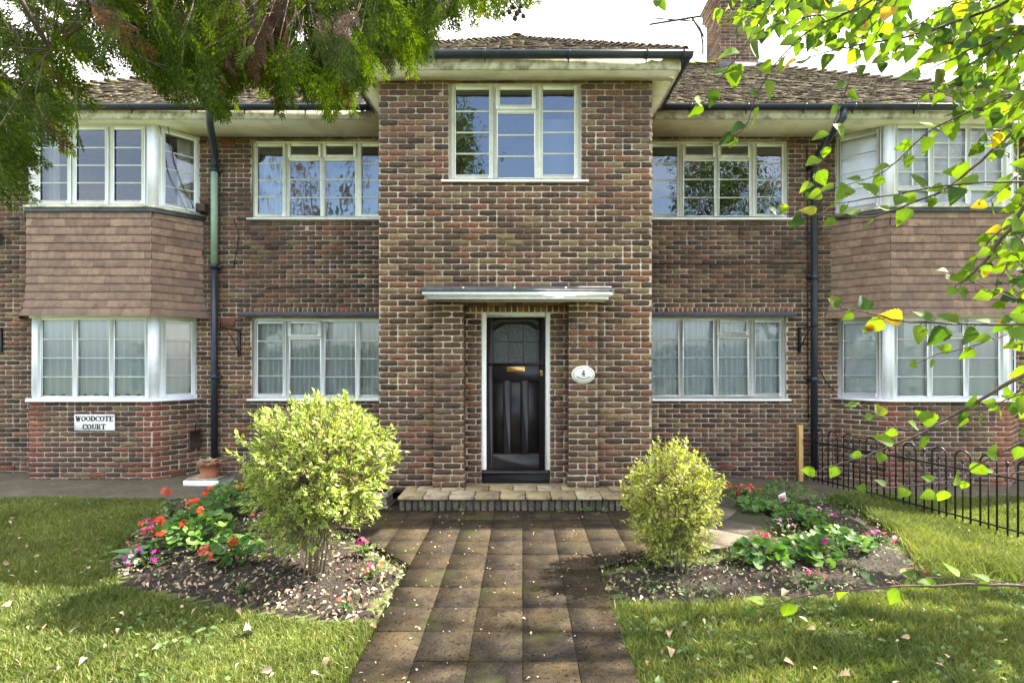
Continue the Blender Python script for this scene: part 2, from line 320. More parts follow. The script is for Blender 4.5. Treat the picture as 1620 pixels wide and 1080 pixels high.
# ------------------------------------------------------------------ brickwork
ZC0 = .18 - 3 * .0750     # course zero
def brick_wall(mb, O, U, N, W, z0, z1, openings=(), off=0.0, red=(), soldiers=(), mortar_openings=None, reveal=.10, proud=.006, seed=1, inw=True, ext=.0045):
    r = np.random.default_rng(seed)
    O, U, N = (np.asarray(v, float) for v in (O, U, N)); Z = np.array([0, 0, 1.])
    P = lambda u, z, n=0.: O + np.asarray(u)[..., None] * U + np.asarray(n)[..., None] * N + np.asarray(z)[..., None] * Z
    us = sorted({0, W, *[v for o in openings for v in o[:2] if 0 < v < W]}); zs = sorted({z0, z1, *[v for o in openings for v in o[2:] if z0 < v < z1]})
    for a, b in zip(us, us[1:]):
        for c, d in zip(zs, zs[1:]):
            m = ((a + b) / 2, (c + d) / 2)
            if any(o[0] < m[0] < o[1] and o[2] < m[1] < o[3] for o in openings): continue
            mb.add(P(np.array([a, b, b, a]), np.array([c, c, d, d]), np.zeros(4)), [(0, 1, 2, 3)], 1)
    for (a, b, c, d) in openings:
        for (p, q) in (((a, c), (b, c)), ((b, c), (b, d)), ((b, d), (a, d)), ((a, d), (a, c))):
            mb.add(P(np.array([p[0], q[0], q[0], p[0]]), np.array([p[1], q[1], q[1], p[1]]), np.array([0, 0, -reveal, -reveal])), [(0, 1, 2, 3)], 1)
    rects = []
    k0 = math.floor((z0 - ZC0) / .075)
    for k in range(k0, int((z1 - ZC0) / .075) + 1):
        zb = ZC0 + k * .075; zc = zb + .0375
        if zb + .063 < z0 + .02 or zb > z1 - .02: continue
        za, zd = max(zb, z0), min(zb + .0655, z1)
        cuts = [(o[0], o[1]) for o in openings if o[2] < zc < o[3]] + [(s_[0], s_[1]) for s_ in soldiers if s_[2] < zc < s_[3]]
        iv = [(0.0, W)]
        for (a, b) in cuts: iv = [x for (p, q) in iv for x in ((p, min(q, a)), (max(p, b), q)) if x[1] - x[0] > .02]
        for (p, q) in iv:
            s0 = off + (k % 2) * .1125; i = math.floor((p - s0) / .225) - 1
            while s0 + i * .225 < q:
                a, b = s0 + i * .225, s0 + i * .225 + .2165; i += 1
                if r.random() < .06: b2 = a + .102; todo = [(a, b2), (b2 + .011, b)]
                else: todo = [(a, b)]
                for (a2, b2) in todo:
                    a2, b2 = max(a2, p + .003 if p > 0 else p - ext), min(b2, q - .003 if q < W else q + ext)
                    if b2 - a2 > .025: rects.append((a2, b2, za, zd, 2 if any(lo < (a2 + b2) / 2 < hi for lo, hi in red) else 0))
    for (a, b, c, d) in soldiers:
        u = a
        while u < b - .03: rects.append((u, min(u + .064, b), c, d - .01, 2 if r.random() < .3 else 0)); u += .075
    if not rects: return
    R = np.array(rects); n = len(R); mi = R[:, 4].astype(int)
    cu = (R[:, 0] + R[:, 1]) / 2; cz = (R[:, 2] + R[:, 3]) / 2; hu = (R[:, 1] - R[:, 0]) / 2; hz = (R[:, 3] - R[:, 2]) / 2
    pu = np.array([-1, -.6, 0, .6, 1, 1, 1, .6, 0, -.6, -1, -1]); pz = np.array([-1, -1, -1, -1, -1, 0, 1, 1, 1, 1, 1, 0.])
    corner = np.array([1, 0, 0, 0, 1, 0, 1, 0, 0, 0, 1, 0.])
    ou = cu[:, None] + pu * (hu[:, None] - .004 * corner) + r.normal(0, .0018, (n, 12)); oz = cz[:, None] + pz * (hz[:, None] - .004 * corner) + r.normal(0, .0018, (n, 12))
    pr = np.clip(r.normal(proud, .0022, (n, 1)), .002, .02); tilt = r.normal(0, .0012, (n, 1))
    fn = pr + tilt * pu + r.normal(0, .0006, (n, 12))
    V0 = P(ou, oz, np.full((n, 12), -.002)); f = .96
    V1 = P(cu[:, None] + (ou - cu[:, None]) * (1 - .003 / np.maximum(hu[:, None], .02)), cz[:, None] + (oz - cz[:, None]) * .93, fn); Vc = P(cu, cz, pr[:, 0])[:, None]
    V = np.concatenate([V0, V1, Vc], 1); base = (np.arange(n) * 25)[:, None, None]
    i = np.arange(12); j = (i + 1) % 12
    Q = np.stack([i, j, 12 + j, 12 + i], 1)[None] + base; T = np.stack([12 + i, 12 + j, np.full(12, 24)], 1)[None] + base
    V = V.reshape(-1, 3); b0 = mb.n
    mb.V.append(V); mb.UV.append(np.zeros((len(V), 2))); mb.n += len(V)
    mb.F.setdefault(4, []).append((Q.reshape(-1, 4) + b0, np.repeat(mi, 12))); mb.F.setdefault(3, []).append((T.reshape(-1, 3) + b0, np.repeat(mi, 12)))

# dimensions measured from the photograph
YC, YM, YB = 6.40, 8.00, 7.549
XL, XR = -1.787, 1.62
SOF = 5.236; GF = 0.0
house = empty('apartment_building', (0, 8, 0), 'two-storey dark brick block of flats with tile-hung bays and a projecting entrance wing', 'building')
# windows in the main walls: (x0,x1,z0,z1)
WLU = (-4.225, -2.035, 3.965, 5.185); WLG = (-4.225, -2.035, 1.150, 2.410)
WRU = (1.96, 4.156, 3.965, 5.185); WRG = (1.96, 4.125, 1.150, 2.430)
WC = (-.917, .738, 3.99, SOF)
BL = dict(a=-7.68, b=-7.26, c=-5.45, d=-5.03); BRt = dict(a=4.88, b=5.42, c=7.21, d=7.75)
BZ = (1.17, 2.40, 4.02, SOF)      # bay sill, head, upper sill, top
# main walls
mb = MB()
x0 = -10.2
ops = [(w[0] - x0, w[1] - x0, w[2], w[3]) for w in (WLU, WLG)] + [(BL['a'] + .1 - x0, BL['d'] - .1 - x0, BZ[0], BZ[1]), (BL['a'] + .1 - x0, BL['d'] - .1 - x0, BZ[2], SOF - .05)]
brick_wall(mb, (x0, YM, 0), (1, 0, 0), (0, -1, 0), XL - x0, -.05, SOF, ops, seed=2, soldiers=[(WLG[0] - x0 - .1, XL - x0, 2.475, 2.585)])
mb.build('wall', BM_M, house)
mb = MB(); x0 = XR; W = 10.2 - XR
ops = [(w[0] - x0, w[1] - x0, w[2], w[3]) for w in (WRU, WRG)] + [(BRt['a'] + .1 - x0, BRt['d'] - .1 - x0, BZ[0], BZ[1]), (BRt['a'] + .1 - x0, BRt['d'] - .1 - x0, BZ[2], SOF - .05)]
brick_wall(mb, (x0, YM, 0), (1, 0, 0), (0, -1, 0), W, -.25, SOF, ops, seed=3, off=.06, soldiers=[(0, WRG[1] - x0 + .1, 2.475, 2.585)])
mb.build('wall', BM_M, house)
# entrance wing
mb = MB(); PL = (-1.091, -.730, .581, .934); DZ = 2.465
brick_wall(mb, (XL, YC, 0), (1, 0, 0), (0, -1, 0), XR - XL, .10, SOF, [(WC[0] - XL, WC[1] - XL, WC[2], WC[3]), (PL[1] - XL, PL[2] - XL, .10, DZ)], off=-.10, seed=4, reveal=.15, proud=.007)
for (xs, nx) in ((XL, -1), (XR, 1)):
    brick_wall(mb, (xs, YC if nx > 0 else YM, 0), (0, 1 if nx > 0 else -1, 0), (nx, 0, 0), YM - YC, -.2, SOF, (), off=.1, seed=5)
for (a, b) in ((PL[0], PL[1]), (PL[2], PL[3])):    # piers with a plinth course pair
    for (dy, z0, z1, ex) in ((.055, .33, DZ, 0), (.075, .18, .33, .015)):
        brick_wall(mb, (a - ex, YC - dy, 0), (1, 0, 0), (0, -1, 0), b - a + 2 * ex, z0, z1, (), off=random.choice((0, -.11)), seed=6 + int(a * 3), proud=.006)
        for sx, nx in ((a - ex, -1), (b + ex, 1)):
            dp = dy if (nx < 0) == (a < 0) else dy + (.15 if True else 0)
            brick_wall(mb, (sx, YC - dy if nx > 0 else YC - dy + dp, 0), (0, nx, 0), (nx, 0, 0), dp, z0, z1, (), off=.05, seed=9, proud=.004)
        mb.box(a - ex, b + ex, YC - dy, YC, z1 - .003, z1, mi=1)
DFX = (-.52, .357)   # door frame
brick_wall(mb, (PL[1], YC + .15, 0), (1, 0, 0), (0, -1, 0), PL[2] - PL[1], .15, DZ, [(DFX[0] - PL[1], DFX[1] - PL[1], .15, 2.362)], off=.03, seed=11, reveal=.12, soldiers=[(0.0, PL[2] - PL[1], 2.365, 2.465)])
mb.build('entrance_wing_wall', BM_C, house)
# bays
def bay_pts(B, d, yf=YB):
    return [(B['a'] - 1.414 * d, YM), (B['b'] - .414 * d, yf - d), (B['c'] + .414 * d, yf - d), (B['d'] + 1.414 * d, YM)]
def segs(pts):
    for p, q in zip(pts, pts[1:]):
        p = np.array([*p, 0.]); q = np.array([*q, 0.]); U = norm(q - p); N = np.array([U[1], -U[0], 0]); yield p, q, U, N, float(np.linalg.norm(q - p))
for bi, B in enumerate((BL, BRt)):
    mb = MB()
    for i, (p, q, U, N, w) in enumerate(segs(bay_pts(B, 0))):
        red = [(0, .13), (w - .24, w)] if i == 1 else ([(0, .12)] if i == 2 else [(w - .12, w)])
        brick_wall(mb, p, U, N, w, -.2 if bi else -.02, BZ[0] - .02, (), off=(.11 if i == 1 else 0), red=red, seed=20 + i + 5 * bi)
    mb.build('bay_wall', BM_M, house)
    # hung tiles
    mb = MB(); r = np.random.default_rng(30 + bi); rows = 13; rh = (3.955 - 2.40) / rows
    for k in range(rows):
        FLR = (.085, .052, .030, .016, .008); fl = FLR[k] if k < 5 else .006; fl2 = FLR[k + 1] if k < 4 else .006
        zb = 2.40 + k * rh
        for i, (p, q, U, N, w) in enumerate(segs(bay_pts(B, fl + .03))):
            u = -.165 * r.random() if i != 1 else -(k % 2) * .0825
            while u < w:
                a, b = max(u, 0), min(u + .1636, w); u += .165
                if b - a < .02: continue
                jz = r.normal(0, .0014); jn = r.normal(0, .0007); hgt = rh + .035
                t0, t1 = .010, -.003 + (fl2 - fl) * 1.25      # bottom proud, top tucked
                pts = [(a, t0 - .010 + jn, zb + jz), (b, t0 - .010 + jn + r.normal(0, .001), zb + jz), (b, t0 + jn, zb + jz + r.normal(0, .0015)), (a, t0 + jn, zb + jz), (a, t1 - .012, zb + hgt), (b, t1 - .012, zb + hgt), (b, t1 + jn * .3, zb + hgt), (a, t1 + jn * .3, zb + hgt)]
                V = np.array([p + u_ * U + n_ * N + np.array([0, 0, z_]) for (u_, n_, z_) in pts])
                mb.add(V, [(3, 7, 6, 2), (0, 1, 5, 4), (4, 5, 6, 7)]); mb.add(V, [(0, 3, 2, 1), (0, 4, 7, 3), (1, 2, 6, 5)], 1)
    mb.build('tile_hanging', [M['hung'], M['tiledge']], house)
    mb = MB()   # timber core behind the tiles and flashing above
    pts = bay_pts(B, .0); mb.prism(pts, BZ[1] + .005, 4.0, 'z')
    mb.build('bay_core', M['fascia'], house)
    mb = MB(); mb.prism(bay_pts(B, .055), 3.965, 3.985, 'z'); mb.prism(bay_pts(B, .062), 3.925, 3.9649, 'z'); mb.build('lead_flashing', M['lead'], house)
    mb = MB(); mb.prism(bay_pts(B, .075), 3.986, 4.018, 'z'); mb.build('bay_sill', M['fascia'], house)
# ------------------------------------------------------------------ windows
def window(fmb, out, O, U, N, w, h, lights, fw=.045, dep=.07, sill=None, posts=True):
    """frame bars into fmb; sashes and panes appended to out. local u,z from O"""
    fr = (O, U, N)
    fmb.box(0, fw, -dep, 0, 0, h, .004, fr=fr); fmb.box(w - fw, w, -dep, 0, 0, h, .004, fr=fr)
    fmb.box(fw, w - fw, -dep, -.001, h - fw, h, .004, fr=fr); fmb.box(fw, w - fw, -dep, -.001, 0, fw, .004, fr=fr)
    vs_, hs_ = {}, {}
    for L in lights:
        a, b, c, d = L['r']
        for x_ in (a, b):
            if .02 < x_ < w - .02: k_ = round(x_, 3); lo, hi = vs_.get(k_, (9, -9)); vs_[k_] = (min(lo, c), max(hi, d))
        for z_ in (c, d):
            if .02 < z_ < h - .02: hs_[(round(a, 3), round(z_, 3))] = (a, b)
    for x_, (lo, hi) in vs_.items(): fmb.box(x_ - .029, x_ + .029, -dep + .003, -.003, max(lo, .02), min(hi, h - .02), .003, fr=fr)
    for (_, z_), (a, b) in hs_.items(): fmb.box(max(a, .02), min(b, w - .02), -dep + .005, -.005, z_ - .024, z_ + .024, .003, fr=fr)
    for L in lights:
        a, b, c, d = L['r']; e = .005
        ia = (fw if a < .01 else a + .029); ib = (w - fw if b > w - .01 else b - .029); ic = (fw if c < .01 else c + .024); id_ = (h - fw if d > h - .01 else d - .024)
        s = MB(); sw = L.get('sw', .040)
        if L.get('sash', False):
            n0, n1 = -dep + .012, .012
            s.box(ia - .012, ia + sw, n0, n1, ic - .012, id_ + .012, .006, fr=fr); s.box(ib - sw, ib + .012, n0, n1, ic - .012, id_ + .012, .006, fr=fr)
            s.box(ia + sw, ib - sw, n0, n1 - .001, ic - .012, ic + sw, .006, fr=fr); s.box(ia + sw, ib - sw, n0, n1 - .001, id_ - sw, id_ + .012, .006, fr=fr)
            ja, jb, jc, jd = ia + sw, ib - sw, ic + sw, id_ - sw
        else:
            g = .012; s.box(ia, ia + g, -.05, -.012, ic, id_, fr=fr); s.box(ib - g, ib, -.05, -.012, ic, id_, fr=fr); s.box(ia + g, ib - g, -.05, -.021, ic, ic + g, fr=fr); s.box(ia + g, ib - g, -.05, -.021, id_ - g, id_, fr=fr)
            ja, jb, jc, jd = ia + g, ib - g, ic + g, id_ - g
        # black gasket
        pn = -.012 if L.get('sash', False) else -.026
        nx, nz = L.get('bars', (0, 3))
        for i in range(1, nz + 1):
            zz = jc + (jd - jc) * i / (nz + 1) if 'rows' not in L else L['rows'][i - 1]; s.box(ja - .002, jb + .002, pn - .006, pn + .011, zz - .0085, zz + .0085, .003, fr=fr)
        for i in range(1, nx + 1):
            uu = ja + (jb - ja) * i / (nx + 1); s.box(uu - .0085, uu + .0085, pn - .0055, pn + .0105, jc, jd, .003, fr=fr)
        p = MB(); tlt = rng.normal(0, .0008, 4)
        V = [np.asarray(O) + u_ * np.asarray(U) + (pn + t_) * np.asarray(N) + np.array([0, 0, z_]) for (u_, z_), t_ in zip(((ja - .004, jc - .004), (jb + .004, jc - .004), (jb + .004, jd + .004), (ja - .004, jd + .004)), tlt)]
        p.add(np.array(V), [(0, 1, 2, 3)])
        k = MB(); g = .0025
        k.box(ja, ja + g, pn - .002, pn + .006, jc, jd, fr=fr); k.box(jb - g, jb, pn - .002, pn + .006, jc, jd, fr=fr); k.box(ja + g, jb - g, pn - .002, pn + .0055, jc, jc + g, fr=fr); k.box(ja + g, jb - g, pn - .002, pn + .0055, jd - g, jd, fr=fr)
        out.append((s, p, k))
def finish(name, fmb, out, mat, gl, sillmb=None, sillmat=None):
    f = fmb.build(name, M[mat], house)
    for (s, p, k) in out:
        s.build('sash', M[mat], f); p.build('pane', M[gl], f); k.build('glazing_seal', M['ink'], f)
    if sillmb: sillmb.build('sill', M[sillmat or mat], f)
    return f
X3 = (1, 0, 0); NF = (0, -1, 0)
def flat_window(Wd, y, lights, mat, gl, sill_ext=.06, sill_p=.05, bars=None):
    x0, x1, z0, z1 = Wd; f = MB(); out = []; window(f, out, (x0, y + .03, z0), X3, NF, x1 - x0, z1 - z0, lights)
    s = MB(); s.box(x0 - sill_ext, x1 + sill_ext, y - sill_p, y + .06, z0 - .03, z0 - .002, .004); return finish('window', f, out, mat, gl, s)
def four(w, h, left_vent, mode):
    u = [0, w * .247, w * .50, w * .75, w]
    if mode == 'up':   # side casements full height, two top vents, fixed panes below
        zt = h - .27
        L = [dict(r=(u[0], u[1], 0, h), sash=True), dict(r=(u[3], u[4], 0, h), sash=True)]
        for i in (1, 2): L += [dict(r=(u[i], u[i + 1], zt, h), sash=True, bars=(0, 0), sw=.034), dict(r=(u[i], u[i + 1], 0, zt), bars=(0, 2))]
        return L
    v = 1 if left_vent else 2; zt = h - .30
    L = [dict(r=(u[0], u[1], 0, h), sash=left_vent), dict(r=(u[3], u[4], 0, h), sash=not left_vent)]
    for i in (1, 2):
        if i == v: L += [dict(r=(u[i], u[i + 1], zt, h), sash=True, bars=(0, 0), sw=.036), dict(r=(u[i], u[i + 1], 0, zt), bars=(0, 2))]
        else: L += [dict(r=(u[i], u[i + 1], 0, h))]
    return L
flat_window(WLU, YM, four(WLU[1] - WLU[0], WLU[3] - WLU[2], True, 'up'), 'cream', 'oldglass')
flat_window(WRU, YM, four(WRU[1] - WRU[0], WRU[3] - WRU[2], True, 'up'), 'cream', 'oldglass')
flat_window(WLG, YM, four(WLG[1] - WLG[0], WLG[3] - WLG[2], True, 'gr'), 'white', 'glass')
flat_window(WRG, YM, four(WRG[1] - WRG[0], WRG[3] - WRG[2], False, 'gr'), 'white', 'glass')
w, h = WC[1] - WC[0], WC[3] - WC[2] - .01; u = (0, w * .345, w * .67, w)
flat_window((WC[0], WC[1], WC[2], WC[3] - .01), YC, [dict(r=(u[0], u[1], 0, h), sash=True), dict(r=(u[2], u[3], 0, h), sash=True), dict(r=(u[1], u[2], h - .34, h), sash=True, bars=(0, 0)), dict(r=(u[1], u[2], 0, h - .34), bars=(0, 2))], 'cream', 'oldglass', sill_ext=.09)
# hoods over the ground floor windows
for nm, (a, b) in (('left', (WLG[0] - .13, XL)), ('right', (XR, WRG[1] + .12))):
    m_ = MB(); m_.box(a, b, YM - .10, YM + .01, 2.432, 2.448, .003); m_.box(a, b, YM - .105, YM + .01, 2.4485, 2.470, .006)
    V = [(a, YM - .1, 2.4705), (b, YM - .1, 2.4705), (b, YM, 2.51), (a, YM, 2.51)]; m_.add(np.array(V), [(0, 1, 2, 3)]); m_.build('window_hood', M['lead'], house)
def bay_window(B, z0, z1, front_lights, cant_sash, mat, gl, inset, sillm):
    f = MB(); out = []
    pts = bay_pts(B, -inset)
    sg = list(segs(pts)); h = z1 - z0
    for i, (p, q, U, N, w) in enumerate(sg):
        cp = .075; O = p + U * (cp if i == 1 else (0 if i == 0 else cp)) + np.array([0, 0, z0]); ww = w - (2 * cp if i == 1 else cp)
        L = front_lights(ww, h) if i == 1 else [dict(r=(0, ww, 0, h), sash=cant_sash)]
        window(f, out, O, U, N, ww, h, L)
    for (x, y) in (pts[1], pts[2]):    # corner posts
        sgn = -1 if x == pts[1][0] else 1
        d1 = np.array([sgn, 1, 0]) / math.sqrt(2)
        poly = [(x, y), (x - sgn * .075, y), (x - sgn * .075, y + .07), (x - sgn * .02, y + .08), (x + d1[0] * .075 - sgn * .05, y + d1[1] * .075 + .05), (x + d1[0] * .075, y + d1[1] * .075)]
        f.prism(poly, z0 + .001, z1 - .001, 'z')
        for t in (.02, .04, .06): f.box(x - sgn * t - .004, x - sgn * t + .004, y - .006, y + .002, z0 + .01, z1 - .01)
    s = MB()
    if sillm: s.prism(bay_pts(B, .05), z0 - .03, z0 - .002, 'z')
    finish('bay_window', f, out, mat, gl, s if sillm else None, sillm)
th3 = lambda sash: (lambda w, h: [dict(r=(w * i / 3, w * (i + 1) / 3, 0, h), sash=sash) for i in range(3)])
bay_window(BL, BZ[0], BZ[1], th3(False), True, 'white', 'glass', .03, 'white')
bay_window(BL, BZ[2], SOF - .005, th3(True), True, 'white', 'glass', .0, None)
def fl_r(w, h): return [dict(r=(0, w / 3, 0, h)), dict(r=(w / 3, 2 * w / 3, h - .3, h), sash=True, bars=(0, 0), sw=.036), dict(r=(w / 3, 2 * w / 3, 0, h - .3), bars=(0, 2)), dict(r=(2 * w / 3, w, 0, h))]
bay_window(BRt, BZ[0], BZ[1], fl_r, True, 'white', 'glass', .03, 'white')
def fl_ru(w, h): return [x for i in range(3) for x in (dict(r=(w * i / 3, w * (i + 1) / 3, .27, h), bars=(1, 3)), dict(r=(w * i / 3, w * (i + 1) / 3, 0, .27), bars=(0, 0)))]
bay_window(BRt, BZ[2], SOF - .005, fl_ru, True, 'white', 'clearglass', .0, None)
for B in (BL, BRt):   # cream head boards above ground bay windows
    m_ = MB(); m_.prism(bay_pts(B, .012), BZ[1] - .001 + .002, BZ[1] + .045, 'z'); m_.build('head_board', M['cream'], house)
    m_ = MB(); m_.prism(bay_pts(B, .075), BZ[1] + .046, BZ[1] + .06, 'z'); m_.build('tile_batten', M['fascia'], house)
# ------------------------------------------------------------------ door, canopy
dy = YC + .18
fr_ = MB()
fr_.box(DFX[0], DFX[0] + .062, dy - .03, dy + .08, .345, 2.362, .006); fr_.box(DFX[1] - .062, DFX[1], dy - .03, dy + .08, .345, 2.362, .006); fr_.box(DFX[0] + .062, DFX[1] - .062, dy - .028, dy + .08, 2.30, 2.362, .006)
df = fr_.build('door_frame', M['cream'], house)
m_ = MB(); m_.box(DFX[0] - .0, DFX[1] + .0, dy - .075, dy + .09, .300, .344, .012); m_.box(DFX[0] + .01, DFX[1] - .01, dy - .045, dy + .05, .18, .299, .004)
th = m_.build('threshold', M['doorblack'], house)
m_ = MB()
for i in range(38):
    for j in range(4):
        cx = DFX[0] + .04 + i * .0215 + (j % 2) * .0107; m_.lathe((cx, 0, 0), [(0.0001, 0), (.0075, 0)], 6) if False else None
        m_.box(cx - .007, cx + .007, dy - .056, dy - .0452, .200 + j * .022, .212 + j * .022, .002)
m_.build('grating', M['iron'], th)
dx0, dx1, dz0, dz1 = DFX[0] + .065, DFX[1] - .065, .348, 2.297
dw = dx1 - dx0; d = MB(); Yd = dy + .02
d.box(dx0, dx1, Yd + .022, Yd + .045, dz0, 1.715)                       # back panel below the glass
st = .072
d.box(dx0, dx0 + st, Yd, Yd + .0449, dz0, dz1, .003); d.box(dx1 - st, dx1, Yd, Yd + .0449, dz0, dz1, .003)
gx0, gx1 = dx0 + st, dx1 - st; gzb, gzs, gzt = 1.715, 2.135, 2.215
d.box(gx0, gx1, Yd, Yd + .044, 1.49, 1.70, .003)                       # lock rail
d.box(dx0 + .02, dx1 - .02, Yd - .018, Yd + .003, 1.690, 1.712, .005)     # moulded shelf
d.box(gx0, gx1, Yd, Yd + .044, dz0, dz0 + .19, .003)
npan = 3; mw = .085; pw = (gx1 - gx0 - 2 * mw) / 3
for i in range(2):
    a = gx0 + (i + 1) * pw + i * mw; d.box(a, a + mw, Yd, Yd + .044, dz0 + .191, 1.489, .003)
for i in range(3):
    a = gx0 + i * (pw + mw); b = a + pw; z0, z1 = dz0 + .19, 1.49
    for (p0, p1, q0, q1) in ((a, a + .012, z0, z1), (b - .012, b, z0, z1), (a, b, z0, z0 + .012), (a, b, z1 - .012, z1)): d.box(p0 + .0005, p1 - .0005, Yd + .006, Yd + .03, q0 + .0005, q1 - .0005, .004)
# arched top rail
n = 20; pts = []
for i in range(n + 1):
    t = i / n; x = gx0 + (gx1 - gx0) * t; s_ = sstep(.0, .3, min(t, 1 - t)); pts.append((x, gzs + (gzt - gzs) * float(s_)))
d.prism(pts + [(gx1, dz1), (gx0, dz1)], Yd + .001, Yd + .044, 'y')
door = d.build('door', M['doorblack'], house)
for sx in (gx0, gx1):
    pass
m_ = MB(); m_.add(np.array([(gx0 - .01, Yd + .025, gzb - .02), (gx1 + .01, Yd + .025, gzb - .02), (gx1 + .01, Yd + .025, dz1 - .02), (gx0 - .01, Yd + .025, dz1 - .02)]), [(0, 1, 2, 3)]); m_.build('glass', M['doorglass'], door)
m_ = MB()
for fx in (.04, .34, .66, .96): x = gx0 + (gx1 - gx0) * fx; m_.box(x - .003, x + .003, Yd + .02, Yd + .03, gzb, gzs + .01 if fx in (.04, .96) else gzt - .01)
m_.box(gx0, gx1, Yd + .02, Yd + .03, 1.985, 1.991)
for fx in (.38, .46, .54, .62):
    x = gx0 + (gx1 - gx0) * fx; m_.tube([(x + .015 * math.cos(a), Yd + .02, 1.988 + .015 * math.sin(a)) for a in np.linspace(0, 2 * PI, 13)], .003, 5)
m_.build('leading', M['lead'], door)
m_ = MB(); lx = (dx0 + dx1) / 2; m_.box(lx - .118, lx + .118, Yd - .008, Yd + .002, 1.60, 1.668, .003); m_.box(lx - .09, lx + .09, Yd - .013, Yd - .0078, 1.615, 1.653, .003); m_.build('letter_box', M['brass'], door)
m_ = MB(); m_.tube([(dx1 - .045, Yd - .012, 1.60), (dx1 - .045, Yd, 1.60)], .022, 14); m_.box(dx1 - .067, dx1 - .023, Yd - .008, Yd + .001, 1.545, 1.597, .004); m_.build('door_lock', M['brass'], door)
m_ = MB(); m_.box(dx0 - .01, dx1 + .01, Yd + .4, Yd + .42, .3, 2.4); m_.build('hall_backing', M['room'], house)
# canopy
cy = YC - .39
c = empty('unused', (0, 0, 0), 'x', 'x'); bpy.data.objects.remove(c)
def frus(mb, lo, hi, mi=0):   # lo/hi: (x0,x1,y0,z)
    (a, b, y, z), (A, Bq, Yq, Zq) = lo, hi
    V = np.array([(a, y, z), (b, y, z), (b, YC, z), (a, YC, z), (A, Yq, Zq), (Bq, Yq, Zq), (Bq, YC, Zq), (A, YC, Zq)]); mb.add(V, [(0, 3, 2, 1), (4, 5, 6, 7), (0, 1, 5, 4), (1, 2, 6, 5), (2, 3, 7, 6), (3, 0, 4, 7)], mi)
m_ = MB(); m_.box(-1.135, 1.02, cy + .03, YC, DZ + .003, 2.51, .003); m_.box(-1.15, 1.035, cy + .015, YC, 2.496, 2.53, .006); m_.box(-1.175, 1.06, cy, YC, 2.515, 2.553, .003)
can = m_.build('door_canopy', M['cream'], house)
m_ = MB(); m_.box(-1.19, 1.075, cy - .014, YC, 2.5535, 2.598, .008); frus(m_, (-1.18, 1.066, cy - .004, 2.5983), (-1.17, 1.05, cy + .05, 2.622)); m_.box(-1.17, 1.06, YC - .02, YC + .001, 2.6225, 2.655, .004)
for fx in (.22, .485, .75): x = -1.19 + 2.27 * fx; m_.tube([(x, cy - .02, 2.592), (x, cy + .01, 2.60)], .013, 10, mi=1)
m_.build('lead_cover', [M['lead'], M['enamel']], can)
# ------------------------------------------------------------------ eaves, gutters, roofs
def half_gutter(mb, p, q, r=.066):
    p = np.array(p, float); q = np.array(q, float); U = norm(q - p); N = np.array([U[1], -U[0], 0])
    th = np.linspace(PI, 2 * PI, 11); prof = [(math.cos(t) * r, math.sin(t) * r) for t in th] + [(math.cos(t) * (r - .004), math.sin(t) * (r - .004)) for t in th[::-1]]
    V = [p + a * N + np.array([0, 0, b]) for a, b in prof] + [q + a * N + np.array([0, 0, b]) for a, b in prof]; n = len(prof)
    mb.add(np.array(V), [(i, (i + 1) % n, n + (i + 1) % n, n + i) for i in range(n)] + [tuple(range(n))[::-1], tuple(range(n, 2 * n))])
def bracket(mb, p, U, r=.072):
    U = np.array(U, float); N = np.array([U[1], -U[0], 0]); p = np.array(p, float); th = np.linspace(PI, 2 * PI, 11)
    prof = [(math.cos(t) * r, math.sin(t) * r) for t in th]; prof = prof[:5] + [(-.03, -.10), (.0, -.085)] + prof[5:] if False else prof
    V = []
    for s_ in (-.014, .014):
        for a, b in prof: V.append(p + U * s_ + a * N + np.array([0, 0, b]))
    n = len(prof); mb.add(np.array(V), [tuple(range(n))[::-1], tuple(range(n, 2 * n))] + [(i, (i + 1) % n, n + (i + 1) % n, n + i) for i in range(n)])
    mb.prism([(-.008, -.062), (.008, -.062), (.004, -.115), (-.004, -.115)], 0, .02, 'y', fr=(p, U, -N * 1.0))
YFM, YFC, FX = 7.393, 6.144, (-2.045, 1.88)
s = MB()
s.box(FX[0], FX[1], YFC, YC - .0005, SOF, SOF + .02); s.box(FX[0], XL - .0005, YC, YM, SOF, SOF + .02); s.box(XR + .0005, FX[1], YC, YM, SOF, SOF + .02)
s.box(XL + .02, XR - .02, YC - .01, YC + .4, SOF + .001, SOF + .021)
s.box(-9.2, FX[0], YFM, YM + .2, SOF + .0, SOF + .02); s.box(FX[1], 9.2, YFM, YM + .2, SOF + .0, SOF + .02)
for x in list(np.arange(-8.7, -2.2, 1.22)) + list(np.arange(2.6, 8.9, 1.22)) : s.box(x, x + .006, YFM + .02, YM, SOF - .0015, SOF + .001)
for x in (-.95, .75): s.box(x, x + .004, YFC + .02, YC, SOF - .001, SOF + .001)
s.build('soffit', M['soffit'], house)
s = MB(); fz = (SOF - .012, SOF + .16)
s.box(FX[0], FX[1], YFC - .02, YFC, *fz); s.box(FX[0] - .02, FX[0], YFC - .02, YFM, *fz); s.box(FX[1], FX[1] + .02, YFC - .02, YFM, *fz)
s.box(-9.2, FX[0] - .0205, YFM - .02, YFM, *fz); s.box(FX[1] + .0205, 9.2, YFM - .02, YFM, *fz)
s.build('fascia', M['fascia'], house)
GZ = SOF + .148; g = MB()
gyc, gym, gl_, gr_ = YFC - .085, YFM - .085, FX[0] - .085, FX[1] + .085
half_gutter(g, (gl_ - .05, gyc, GZ), (gr_ + .05, gyc, GZ)); half_gutter(g, (gl_, gym, GZ - .004), (gl_, gyc, GZ - .004)); half_gutter(g, (gr_, gyc, GZ - .004), (gr_, gym, GZ - .004))
